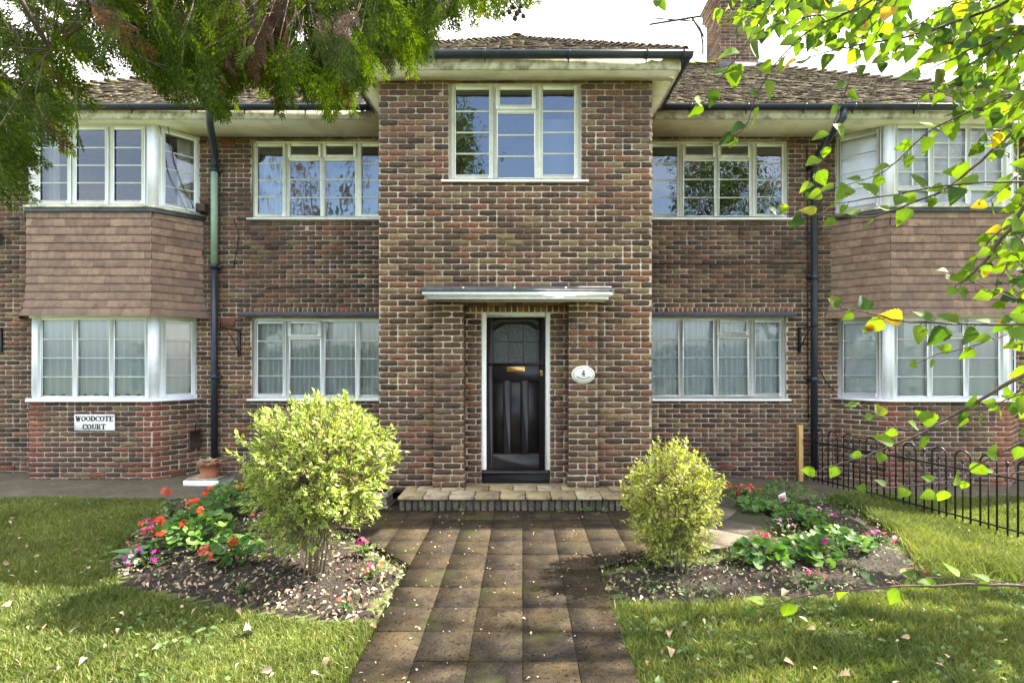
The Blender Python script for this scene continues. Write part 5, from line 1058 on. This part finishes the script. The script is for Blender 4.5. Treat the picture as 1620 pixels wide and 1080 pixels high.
# plant label
t = empty('plant_label', (2.80, 5.7, .0), 'small tilted picture label stuck in the right flower bed', 'plant label')
c0 = WP(1238, 787, 5.6); m_ = MB(); U = norm(np.array([.85, .1, .35])); Wv = norm(np.array([-.35, -.3, .85])); Nn = np.cross(U, Wv)
def lab(mb, w, h, d, mi):
    V = [c0 + U * a * w + Wv * b * h + Nn * c_ for c_ in (0, d) for (a, b) in ((-.5, -.5), (.5, -.5), (.5, .5), (-.5, .5))]; mb.add(np.array(V), [(0, 3, 2, 1), (4, 5, 6, 7), (0, 1, 5, 4), (1, 2, 6, 5), (2, 3, 7, 6), (3, 0, 4, 7)], mi)
lab(m_, .085, .11, .002, 0); m_.build('card', M['enamel'], t); m_ = MB(); lab(m_, .07, .07, .004, 0); lab(m_, .07, .07, -.002, 0); m_.build('picture', M['palepink'], t)
# ------------------------------------------------------------------ pots and planters
t = empty('pot_stand', (-4.45, 7.25, 0), 'white painted concrete block under the terracotta pot by the downpipe', 'block')
m_ = MB(); m_.box(-4.72, -4.22, 7.12, 7.5, -.0, .075, .006); m_.build('base_block', M['enamel'], t); m_ = MB(); m_.box(-4.69, -4.24, 7.14, 7.48, .0755, .10, .004); m_.build('top_slab', M['stone'], t)
t = empty('terracotta_pot', (-4.45, 7.3, .1), 'terracotta pot of withered plants on a white block by the downpipe', 'plant pot')
m_ = MB(); m_.lathe((-4.46, 7.30, .102), [(.13, 0), (.14, .015), (.10, .016), (.135, .17), (.155, .172), (.16, .215), (.14, .218), (.13, .19), (.01, .185)], 28); m_.build('pot', M['terra'], t, smooth=False)
m_ = MB(); r = np.random.default_rng(8); n = 160; a = r.uniform(0, 2 * PI, n); q = r.random(n) * .13; m_.inst(leafT(3, .10, .4, .1), np.stack([-4.46 + q * np.cos(a), 7.3 + q * np.sin(a), np.full(n, .30)], 1), frames(np.stack([np.cos(a), np.sin(a), r.uniform(0, .9, n)], 1), np.tile([0, 0, 1.], (n, 1)) + r.normal(0, .2, (n, 3))), .12 * r.uniform(.5, 1.3, n)); m_.build('withered_plant', M['litter'], t)
def planter(x0, x1, y0, y1, z0, z1, label, seed, flowers):
    t = empty('stone_planter', ((x0 + x1) / 2, (y0 + y1) / 2, z0), label, 'planter', 'stone planters beside the step'); m_ = MB()
    m_.box(x0 + .03, x1 - .03, y0 + .03, y1 - .03, z0 + .04, z1 - .06, .01); m_.box(x0, x1, y0, y1, z0, z0 + .04, .012); 
    for (a, b, c_, d_) in ((x0, x1, y0, y0 + .05), (x0, x1, y1 - .05, y1), (x0, x0 + .05, y0 + .05, y1 - .05), (x1 - .05, x1, y0 + .05, y1 - .05)): m_.box(a, b, c_, d_, z1 - .06, z1, .01)
    for s0 in (x0 + .05, (x0 + x1) / 2 + .01): m_.box(s0, s0 + (x1 - x0) / 2 - .07, y0 + .018, y0 + .032, z0 + .06, z1 - .08, .006); 
    for xx_ in (x0 + (x1 - x0) * .27, x0 + (x1 - x0) * .73): m_.tube([(xx_ + .028 * math.cos(a), y0 + .014, (z0 + z1) / 2 - .01 + .028 * math.sin(a)) for a in np.linspace(0, 2 * PI, 17)], .006, 6)
    m_.build('trough', M['stone'], t); m_ = MB(); m_.box(x0 + .05, x1 - .05, y0 + .05, y1 - .05, z1 - .07, z1 - .03); m_.build('soil', M['soil'], t)
planter(-1.98, -1.56, 5.98, 6.34, .0, .20, 'pale stone planter left of the doorstep', 1, 0); planter(1.30, 1.72, 5.95, 6.32, -.0, .20, 'pale stone planter right of the doorstep behind the golden shrub', 2, 0)
plant('pansy', -1.77, 6.15, .15, .10, 'small plant growing in the left stone planter', ['yellow'], 2, 60, 'weed', .05, 50, .03, fcl=1); o = bpy.data.objects['pansy']; o.location.z += .17
plant('pansy', 1.51, 6.13, .15, .10, 'small purple and white pansies in the right stone planter', ['purple', 'white_flower'], 6, 61, 'weed', .05, 50, .04, fcl=1)
[ob for ob in bpy.data.objects if ob.name.startswith('pansy')][-1].location.z += .17
# ------------------------------------------------------------------ fence
fa, fb = np.array([4.37, 7.82]), np.array([5.55, 4.05]); fd = (fb - fa) / np.linalg.norm(fb - fa); FLn = np.linalg.norm(fb - fa); FU = np.array([fd[0], fd[1], 0])
fn_ = empty('iron_fence', (*fa, -.08), 'low black hoop-topped iron fence running from the wall towards the viewer', 'fence')
def fp(s_, z): p = fa + fd * s_; return np.array([p[0], p[1], float(gz(p[0], p[1])) + z + .02])
m_ = MB()
for z in (.055, .60):
    P = [fp(s_, z) for s_ in np.linspace(-.05, FLn, 8)]; m_.tube(P, .012, 4)
m_.build('rail', M['iron'], fn_)
s_ = .10; k = 0
while s_ < FLn - .2:
    w = .155; zt_ = .80 - w / 2
    P = [fp(s_, .0), fp(s_, zt_)] + [fp(s_ + w / 2 - w / 2 * math.cos(a), zt_ + w / 2 * math.sin(a)) for a in np.linspace(.2, PI - .2, 9)] + [fp(s_ + w, zt_), fp(s_ + w, 0)]
    m_ = MB(); m_.tube(P, .0095, 8); m_.build('hoop', M['iron'], fn_)
    c_ = s_ + w / 2; m_ = MB(); m_.tube([fp(c_, .0), fp(c_, .66)], .0075, 8); m_.lathe(fp(c_, .665), [(.001, -.004), (.013, .0), (.016, .012), (.010, .026), (.004, .034), (.001, .045)], 10); m_.build('spear', M['iron'], fn_)
    k += 1
    if k % 3 == 0:
        c_ = s_ + w + .095; m_ = MB(); m_.tube([fp(c_, -.05), fp(c_, .72)], .0095, 8); m_.lathe(fp(c_, .725), [(.001, -.006), (.018, .0), (.021, .014), (.012, .03), (.001, .04)], 12); m_.build('spear', M['iron'], fn_); s_ += .34
    else: s_ += .25
t = empty('timber_post', (4.29, 7.93, -.1), 'new pale timber post at the wall end of the iron fence', 'post')
m_ = MB(); m_.box(4.255, 4.33, 7.88, 7.955, -.12, .755, .004); m_.build('post', M['wood'], t); m_ = MB(); m_.box(4.325, 4.375, 7.84, 7.90, .50, .55, .004); m_.tube([(4.345, 7.86, .525), (4.36, 7.78, .525)], .014, 8); m_.build('fixing', M['iron'], t)

# ------------------------------------------------------------------ overhanging conifer
def frondT(seed, L=1.0):
    """flat scale-leaf spray along +x in the xy plane: side branchlets carrying small leaflets"""
    r = np.random.default_rng(seed); V = []; F = []; uv = []
    def dia(p, d, ln, w, z0, z1):
        d = d / np.linalg.norm(d); b = np.array([-d[1], d[0]]); k = len(V)
        for (a, c_, z) in ((0, 0, z0), (.45, -1, (z0 + z1) / 2), (1, 0, z1), (.45, 1, (z0 + z1) / 2)):
            q = p + d * ln * a + b * w * c_; V.append((q[0], q[1], z)); uv.append((a, .5 + .5 * c_))
        F.append((k, k + 1, k + 2, k + 3))
    zc = lambda x: -.28 * x * x
    n = 12
    for i in range(n): x = L * i / n; dia(np.array([x, 0]), np.array([1., 0]), L / n * 1.5, .010, zc(x), zc(x + L / n))
    for i in range(n):
        for sd in (-1, 1):
            x = L * (i + .3 + .5 * (sd > 0)) / n; bl = (.40 * (1 - x / L) ** .7 + .10) * r.uniform(.5, 1.1)
            ang = sd * r.uniform(.40, .70); d = np.array([math.cos(ang), math.sin(ang)]); m = max(2, int(bl / .06)); p = np.array([x, 0.]); z = zc(x)
            for k in range(m):
                st_ = bl / m; dd = d + np.array([.12 * k / m, 0]); dia(p, dd, st_ * 1.5, .0125, z, z - .01)
                for s2 in (-1, 1):
                    a2 = math.atan2(dd[1], dd[0]) + s2 * r.uniform(.4, .65); dia(p + dd * st_ * (.25 + .3 * (s2 > 0)), np.array([math.cos(a2), math.sin(a2)]), r.uniform(.06, .11) * (1.15 - .5 * k / m), .0125, z, z - .015)
                p = p + dd / np.linalg.norm(dd) * st_; z -= .006 + .02 * bl * k / m
            dia(p, d, .08, .012, z, z - .015)
    return np.array(V, float), [np.array(F)], np.array(uv)
fronds = [frondT(s_) for s_ in range(4)]
cf = empty('conifer_tree', (-3.4, 1.3, 0), 'overhanging conifer branches with drooping green and brown sprays at the upper left', 'tree')
r = np.random.default_rng(200)
trunk = MB(); trunk.tube([(-3.4, 1.3, -.1), (-3.38, 1.32, 1.5), (-3.3, 1.35, 3.5), (-3.35, 1.3, 6.5)], [.22, .18, .14, .06], 12); trunk.build('trunk', M['bark'], cf)
lower = [(-60, 345), (15, 342), (32, 285), (60, 258), (90, 225), (130, 200), (152, 188), (165, 100), (210, 112), (232, 145), (255, 158), (305, 176), (345, 188), (375, 145), (400, 138), (432, 166), (455, 180), (480, 145), (505, 183), (540, 186), (560, 155), (585, 122), (625, 112), (655, 95), (690, 75), (715, 40), (745, 18), (785, 16), (830, 8)]
lx_ = np.array([p[0] for p in lower], float); ly_ = np.array([p[1] for p in lower], float)
mt = [MB(), MB()]; bough = MB(); anchors = []
# boughs sweep from the trunk out over the view, above the picture, sprays hang below them
def addspray(ax, ay, Y, dx, dyy, ln, mi):
    p = WP(ax, ay, Y); d = norm(np.array([dx, r.normal(-.05, .35), -dyy])); nr = norm(np.array([r.normal(0, .55), -1.0, r.normal(.25, .35)]))
    k = r.integers(0, 4); mt[mi].inst(fronds[k], p[None], frames(d[None], nr[None]), np.array([ln])); anchors.append((p, mi))
N = 0
for it in range(9000):
    ax = r.uniform(-80, 840); side = ax < 165
    low = np.interp(ax, lx_, ly_); Y = r.uniform(1.75, 3.3)
    lnp = r.uniform(48, 100); ln = lnp / F_PX * Y
    if side and r.random() < .55: dx, dyy = r.uniform(.55, 1.1), r.uniform(.5, 1.0)
    else: dx, dyy = r.normal(.12 if ax < 330 else (-.1 if ax < 480 else .15), .32), 1.0
    drop = dyy / math.hypot(dx, dyy) * lnp; dxx = dx / math.hypot(dx, dyy) * lnp
    endlow = np.interp(ax + dxx, lx_, ly_)
    top = -150 if not side else -140
    ay = r.uniform(top, low)
    if ay + drop > endlow - 2 or ay + drop > low + 30: continue
    # gaps of sky
    if 88 < ax + dxx * .5 < 172 and 75 < ay + drop * .6 < 165 and r.random() < .95: continue
    if 5 < ax + dxx*.5 < 26 and 40 < ay + drop * .5 < 90 and r.random() < .8: continue
    if 165 < ax < 235 and ay > 50 and r.random() < .5: continue
    if ay < 0 and r.random() < .45: continue
    dens = .62 if ax > 600 else .80
    if r.random() > dens: continue
    if side and r.random() < .45: continue
    brown = (r.random() < (.24 if (300 < ax < 590 and ay < 65) or (120 < ax < 170 and ay < 60) else .07)) and ay + drop < low - 25
    addspray(ax, ay, Y, dx, dyy, ln, 1 if brown else 0); N += 1
    if N > 860: break
fo = mt[0].build('foliage', M['conifer'], cf); fd_ = mt[1].build('dead_foliage', M['dead'], cf)
A = np.array([a[0] for a in anchors])
root = np.array([-3.3, 1.35, 4.2]); hubs = [WP(x, y, Y) for (x, y, Y) in ((60, -60, 2.2), (20, 60, 2.4), (-30, 140, 2.1), (200, -40, 2.5), (320, -50, 2.1), (330, 20, 2.9), (430, -45, 2.6), (470, 15, 2.2), (560, -30, 2.8), (610, -45, 2.2), (690, -35, 2.5), (780, -40, 2.6), (150, 20, 2.9), (250, 10, 2.3), (540, 40, 2.4), (80, 80, 2.0))]
for h_ in hubs:
    mid = (root + h_) / 2 + np.array([0, 0, .35]); bough.tube([root, mid, h_ * .8 + mid * .2 + np.array([0, 0, .12]), h_], [.05, .028, .014, .008], 7)
H = np.array(hubs)
for p, mi in anchors:
    d = np.linalg.norm(H - p, axis=1); j = int(np.argmin(d)); q_ = H[j]; m1 = (p + q_) / 2 + np.array([0, 0, .06]) + r.normal(0, .02, 3); bough.tube([q_, m1, p], [.0026, .002, .0015], 4, caps=False)
bough.build('branches', M['twig'], cf)
m_ = MB()
for (x, y) in ((800, 8), (806, 20), (812, 12), (818, 22), (824, 10), (828, 26), (796, 22), (815, 30), (822, 18)): p = WP(x, y, 2.4); m_.lathe(p, [(.001, -.012), (.010, -.006), (.012, .003), (.006, .011), (.001, .013)], 8)
m_.tube([WP(795, -40, 2.4), WP(800, 0, 2.4), WP(797, 24, 2.4)], .003, 5); m_.tube([WP(800, -20, 2.4), WP(815, 5, 2.4), WP(830, 28, 2.4)], .003, 5); m_.build('cones', M['twig'], cf)

# ------------------------------------------------------------------ overhanging broad-leaved tree on the right
dt = empty('broadleaf_tree', (3.6, .9, 0), 'overhanging branches of bright backlit green leaves at the upper right', 'tree')
m_ = MB(); m_.tube([(3.6, .9, -.1), (3.55, .95, 1.2), (3.6, 1.0, 2.6), (3.5, 1.0, 5)], [.16, .13, .11, .06], 12); m_.build('trunk', M['bark'], dt)
r = np.random.default_rng(300); LV = MB(); TW = MB(); BL_ = leafT(14, .44, .38, .25, serr=.07, base=.6); BL2 = leafT(14, .45, -.22, .3, serr=.07, base=.55)
def leafon(p, d, size, face=None):
    d = norm(d + r.normal(0, .25, 3)); nr = norm((np.array([r.normal(0, .5), -1.0, r.normal(.5, .5)]) if face is None else face)); LV.inst(BL_ if r.random() < .6 else BL2, p[None], frames(d[None], nr[None]), np.array([size * .93]))
def branch(pts, r0, r1, spacing=.045, lsz=.075, start=0.0, droop=.25, leaves=True, twigs=0, face=None):
    """pts: (px, py, depth) along the branch from the tree outwards"""
    P = np.array([WP(*p) for p in pts]); t = np.linspace(0, 1, len(P)); n = max(10, int(np.linalg.norm(np.diff(P, axis=0), axis=1).sum() / .03)); tt = np.linspace(0, 1, n)
    Q = np.stack([np.interp(tt, t, P[:, k]) for k in range(3)], 1)
    for _ in range(3): Q[1:-1] = (Q[:-2] + Q[1:-1] * 2 + Q[2:]) / 4
    Q[1:-1] += r.normal(0, .0015, (n - 2, 3)); TW.tube(Q, np.linspace(r0, r1, n), 6)
    s_ = np.concatenate([[0], np.cumsum(np.linalg.norm(np.diff(Q, axis=0), axis=1))]); L = s_[-1]; k = 0
    if not leaves: return
    d_ = start * L
    while d_ < L:
        p = np.array([np.interp(d_, s_, Q[:, k2]) for k2 in range(3)]); q = np.array([np.interp(min(L, d_ + .03), s_, Q[:, k2]) for k2 in range(3)]); T = norm(q - p + 1e-6 * Q[-1]); sd = 1 if k % 2 else -1
        side = norm(np.cross(T, np.array([0, 1., 0]))) * sd; dd = norm(T * .8 + side * .75 + np.array([0, r.normal(0, .3), -droop])); pe = p + dd * .012
        TW.tube([p, pe], .0012, 4, caps=False); leafon(pe, dd, lsz * r.uniform(.65, 1.15) * (.75 + .25 * min(1, (L - d_) / .1)), face); d_ += spacing * r.uniform(.7, 1.3); k += 1
    leafon(Q[-1], norm(Q[-1] - Q[-3]), lsz * .8)
# hand-placed branches following the photograph
branch([(1760, 60, 1.7), (1640, 175, 1.75), (1500, 300, 1.8), (1380, 345, 1.85), (1290, 340, 1.9), (1228, 338, 1.9)], .006, .0015, .052, .068, .45)
branch([(1750, 290, 1.6), (1600, 287, 1.65), (1500, 292, 1.7), (1400, 310, 1.75), (1330, 322, 1.8)], .004, .0015, .075, .07, .45)
branch([(1700, 120, 1.8), (1560, 165, 1.8), (1470, 205, 1.8), (1400, 275, 1.85), (1300, 305, 1.9)], .004, .0012, .05, .072, .1)
branch([(1420, -60, 1.9), (1375, 30, 1.9), (1345, 130, 1.9), (1300, 240, 1.95), (1285, 300, 1.95)], .003, .001, .05, .062, .1)
branch([(1300, -90, 1.7), (1215, 10, 1.7), (1175, 80, 1.7), (1150, 110, 1.7), (1110, 165, 1.75)], .004, .001, .05, .070, .1)
branch([(1500, -90, 1.6), (1370, 10, 1.65), (1270, 50, 1.7), (1200, 135, 1.75), (1180, 205, 1.8), (1160, 215, 1.8)], .004, .001, .045, .070, .15)
branch([(1720, -60, 1.6), (1560, 20, 1.7), (1450, 55, 1.7), (1340, 75, 1.75), (1260, 95, 1.75)], .006, .0015, .045, .068, .1)
branch([(1740, 20, 1.55), (1600, 50, 1.55), (1500, 95, 1.6), (1450, 125, 1.6)], .005, .0015, .045, .07, .15)
branch([(1740, 515, 1.5), (1600, 512, 1.55), (1500, 512, 1.6), (1420, 508, 1.6), (1365, 492, 1.65), (1322, 485, 1.65)], .005, .0012, .05, .066, .1)
branch([(1740, 490, 1.7), (1620, 518, 1.7), (1540, 548, 1.7), (1480, 560, 1.75), (1450, 575, 1.75)], .003, .001, .065, .05, .2)
branch([(1760, 540, 1.5), (1620, 590, 1.55), (1540, 640, 1.6), (1450, 690, 1.65), (1360, 725, 1.7), (1290, 745, 1.75)], .007, .0015, .065, .064, .1)
branch([(1500, 665, 1.6), (1440, 690, 1.6), (1400, 660, 1.6), (1355, 640, 1.6)], .002, .001, .055, .042, .3)
branch([(1740, 665, 1.5), (1640, 690, 1.5), (1560, 725, 1.55), (1480, 780, 1.6)], .004, .0012, .06, .06, .15)
branch([(1700, 740, 1.8), (1560, 752, 1.85), (1440, 768, 1.9), (1370, 772, 1.9)], .002, .001, .085, .052, .35)
branch([(1760, 925, 1.4), (1600, 925, 1.45), (1400, 927, 1.5), (1280, 940, 1.55), (1195, 962, 1.6)], .0045, .001, .085, .055, .3, droop=.0, face=np.array([.1, -.35, 1.]))
branch([(1740, 925, 1.7), (1620, 921, 1.7), (1450, 912, 1.75)], .003, .001, .09, .055, .2, droop=0, face=np.array([.1, -.35, 1.]))
branch([(1740, 170, 1.5), (1640, 300, 1.5), (1570, 400, 1.55), (1530, 440, 1.6), (1510, 455, 1.6)], .007, .002, .045, .058, .15)
branch([(1700, 320, 1.6), (1600, 345, 1.6), (1560, 385, 1.65), (1540, 420, 1.65)], .003, .001, .04, .055, .1)
branch([(1720, 430, 1.6), (1620, 480, 1.6), (1560, 455, 1.65), (1500, 430, 1.65)], .003, .001, .06, .05, .2)
branch([(1740, 590, 1.4), (1640, 612, 1.4), (1575, 640, 1.45), (1530, 660, 1.5)], .003, .001, .05, .058, .2)
branch([(1060, -70, 1.8), (1046, -20, 1.8), (1040, 0, 1.8)], .002, .001, .06, .05, .5)
for k_ in range(104):   # dense corner growth, twigs running down and left from the right-hand limb
    a = r.random(); sx = 1700 - 60 * r.random(); 
    if k_ < 70: ex = 1620 - 480 * r.random() ** 1.25; ey = 120 * r.random() * (ex - 950) / 600 + 5; 
    elif k_ < 82: ex = 1470 + 150 * r.random(); ey = 120 + 120 * r.random()
    else: ex = 1560 + 70 * r.random(); ey = 180 + 470 * r.random()
    Yd_ = r.uniform(1.5, 2.6); ln = r.uniform(90, 190); an = r.uniform(.25, 1.2)
    x0_, y0_ = ex + ln * math.cos(an), ey - ln * math.sin(an)
    branch([(x0_, y0_, Yd_), ((x0_ + ex) / 2, (y0_ + ey) / 2 - 6, Yd_), (ex, ey, Yd_ + .05)], .003, .001, .035, .068 * r.uniform(.8, 1.2), .05)
LV.build('foliage', M['lime'], dt)
lroot = np.array([3.55, 1.0, 2.6])
for (a_, b_, c_) in ((1760, 60, 1.7), (1740, 290, 1.6), (1740, 515, 1.5), (1760, 640, 1.5), (1740, 925, 1.5), (1720, -60, 1.6), (1500, -90, 1.7), (1300, -90, 1.75)):
    e_ = WP(a_, b_, c_); TW.tube([lroot, (lroot + e_) / 2 + np.array([0, 0, .15]), e_], [.022, .010, .005], 8)
TW.build('branches', M['twig'], dt)

# ------------------------------------------------------------------ trees behind the viewer, seen reflected in the panes, plus one unseen tree added for shade
def bgtree(x, y, h, cr, seed, leafy, label, ls=.22):
    r = np.random.default_rng(seed); t = empty('garden_tree', (x, y, 0), label, 'tree'); tr = MB(); lf = MB(); tips = []
    tr.tube([(x, y, -.1), (x + .1, y, h * .35), (x, y, h * .6)], [.22, .17, .12], 8)
    for i in range(26):
        a = r.uniform(0, 2 * PI); z0 = h * r.uniform(.3, .6); p0 = np.array([x, y, z0]); e = np.array([x + cr * math.cos(a) * r.uniform(.4, 1), y + cr * math.sin(a) * r.uniform(.4, 1), z0 + (h - z0) * r.uniform(.4, 1)]); m1 = (p0 + e) / 2 + r.normal(0, .25, 3); tr.tube([p0, m1, e], [.07, .04, .012], 5)
        for j in range(9):
            s0 = m1 * (1 - j / 9) + e * (j / 9); e2 = s0 + norm(r.normal(0, 1, 3) + (0, 0, .5)) * r.uniform(.5, 1.1); tr.tube([s0, (s0 + e2) / 2 + r.normal(0, .06, 3), e2], [.018, .01, .004], 4, caps=False); tips.append(e2)
    tr.build('trunk', M['bark'], t)
    if leafy:
        tips = np.array(tips); n = len(tips) * leafy; c = tips[np.repeat(np.arange(len(tips)), leafy)] + r.normal(0, .32, (n, 3)); lf.inst(SMALL, c, frames(r.normal(0, 1, (n, 3)), r.normal(0, 1, (n, 3))), ls * r.uniform(.6, 1.3, n)); lf.build('crown', M['farleaf'], t)
bgtree(-9.5, -9, 14, 4.0, 1, 0, 'bare branching tree mirrored in the upper window left of the entrance wing')
bgtree(9.3, -9, 14, 4.0, 2, 18, 'leafy tree mirrored in the upper window right of the entrance wing')
bgtree(-4.2, -12, 16, 2.6, 3, 40, 'dense tree mirrored in the window above the door')
bgtree(7.4, 4.9, 8.2, 2.1, 9, 5, 'unseen tree added beyond the right edge to dapple the lawn with shade', .09)  # out-of-view tree added so its sparse crown breaks up the sunlight
bgtree(-13, -9, 6.5, 3, 4, 30, 'leafy tree mirrored in the left bay windows')
bgtree(13, -10, 7.5, 3.2, 5, 30, 'leafy tree mirrored in the right bay windows')
hd = MB(); r = np.random.default_rng(6); n = 15000; hd.inst(SMALL, np.stack([r.uniform(-22, 22, n), -14 + r.normal(0, .5, n), 2.6 * r.random(n) ** .8], 1), frames(r.normal(0, 1, (n, 3)), r.normal(0, 1, (n, 3))), .3 * r.uniform(.6, 1.3, n)); 
o = hd.build('hedge', M['farleaf']); tag(o, 'long clipped green hedge mirrored in the ground-floor panes', 'hedge')

# ------------------------------------------------------------------ sun, sky, camera
EL, AZ = math.radians(43), math.radians(70)
to_sun = Vector((math.sin(AZ) * math.cos(EL), math.cos(AZ) * math.cos(EL), math.sin(EL)))
sl = bpy.data.lights.new('sun', 'SUN'); sl.energy = 5.0; sl.angle = math.radians(.6); sl.color = (1, .93, .80)
so = bpy.data.objects.new('sun', sl); COL.objects.link(so); so.rotation_euler = to_sun.to_track_quat('Z', 'Y').to_euler(); so.location = (10, 20, 20)
CLB, CLV = .25, 5.0
wd = bpy.data.worlds.new('World'); scene.world = wd; wd.use_nodes = True; nt = wd.node_tree; nt.nodes.clear()
sk = nt.nodes.new('ShaderNodeTexSky'); sk.sky_type = 'NISHITA'; sk.sun_disc = False; sk.sun_elevation = EL; sk.sun_rotation = AZ; sk.air_density = 1.0; sk.dust_density = 2.5; sk.ozone_density = 1.2
bg = nt.nodes.new('ShaderNodeBackground'); bg.inputs[1].default_value = .15; ow = nt.nodes.new('ShaderNodeOutputWorld'); 
def W(t_, **k):
    nd = nt.nodes.new(t_)
    for a_, b_ in k.items(): setattr(nd, a_, b_)
    return nd
def MT(op, a_, b_=None, clamp=False):
    m = W('ShaderNodeMath', operation=op, use_clamp=clamp)
    for i, v in enumerate((a_, b_)):
        if v is None: continue
        if isinstance(v, (int, float)): m.inputs[i].default_value = v
        else: nt.links.new(v, m.inputs[i])
    return m.outputs[0]
tc = W('ShaderNodeTexCoord'); sx = W('ShaderNodeSeparateXYZ'); nt.links.new(tc.outputs['Generated'], sx.inputs[0])
nz = W('ShaderNodeTexNoise'); nz.inputs['Scale'].default_value = 2.6; nz.inputs['Detail'].default_value = 7; mpg = W('ShaderNodeMapping'); mpg.inputs['Scale'].default_value = (1, 1, 2.2); nt.links.new(tc.outputs['Generated'], mpg.inputs[0]); nt.links.new(mpg.outputs[0], nz.inputs['Vector'])
# cloud cover: nearly full ahead of the viewer and overhead, broken low down behind the viewer
cov = MT('ADD', MT('MULTIPLY', sx.outputs[1], .9), MT('MULTIPLY', sx.outputs[2], 1.3)); cov = MT('ADD', cov, MT('MULTIPLY', MT('SUBTRACT', nz.outputs[0], .5), 3.0)); cov = MT('ADD', cov, CLB, True)
mxw = W('ShaderNodeMix', data_type='RGBA'); nt.links.new(cov, mxw.inputs[0]); nt.links.new(sk.outputs[0], mxw.inputs[6]); mxw.inputs[7].default_value = (CLV, CLV * .985, CLV * .96, 1); nt.links.new(mxw.outputs[2], bg.inputs[0]); nt.links.new(bg.outputs[0], ow.inputs[0])
cd = bpy.data.cameras.new('camera'); cam = bpy.data.objects.new('camera', cd); COL.objects.link(cam); scene.camera = cam
cam.location = (0, 0, CZ); cam.rotation_euler = (math.radians(90), 0, 0); cd.sensor_width = 36; cd.lens = 36 * F_PX / 1620; cd.shift_x = -(VX - 810) / 1620; cd.shift_y = (VY - 540) / 1620; cd.clip_end = 2000; cd.clip_start = .05
vs = scene.view_settings; vs.view_transform = 'Standard'; vs.look = 'None'; vs.exposure = 2.5; vs.gamma = 1
scene.cycles.max_bounces = 8; scene.cycles.transparent_max_bounces = 24; scene.cycles.diffuse_bounces = 3; scene.cycles.transmission_bounces = 6; scene.cycles.sample_clamp_indirect = 6
try: scene.cycles.use_denoising = True; scene.cycles.denoising_input_passes = 'RGB_ALBEDO_NORMAL'; scene.cycles.denoising_prefilter = 'ACCURATE'
except Exception: pass
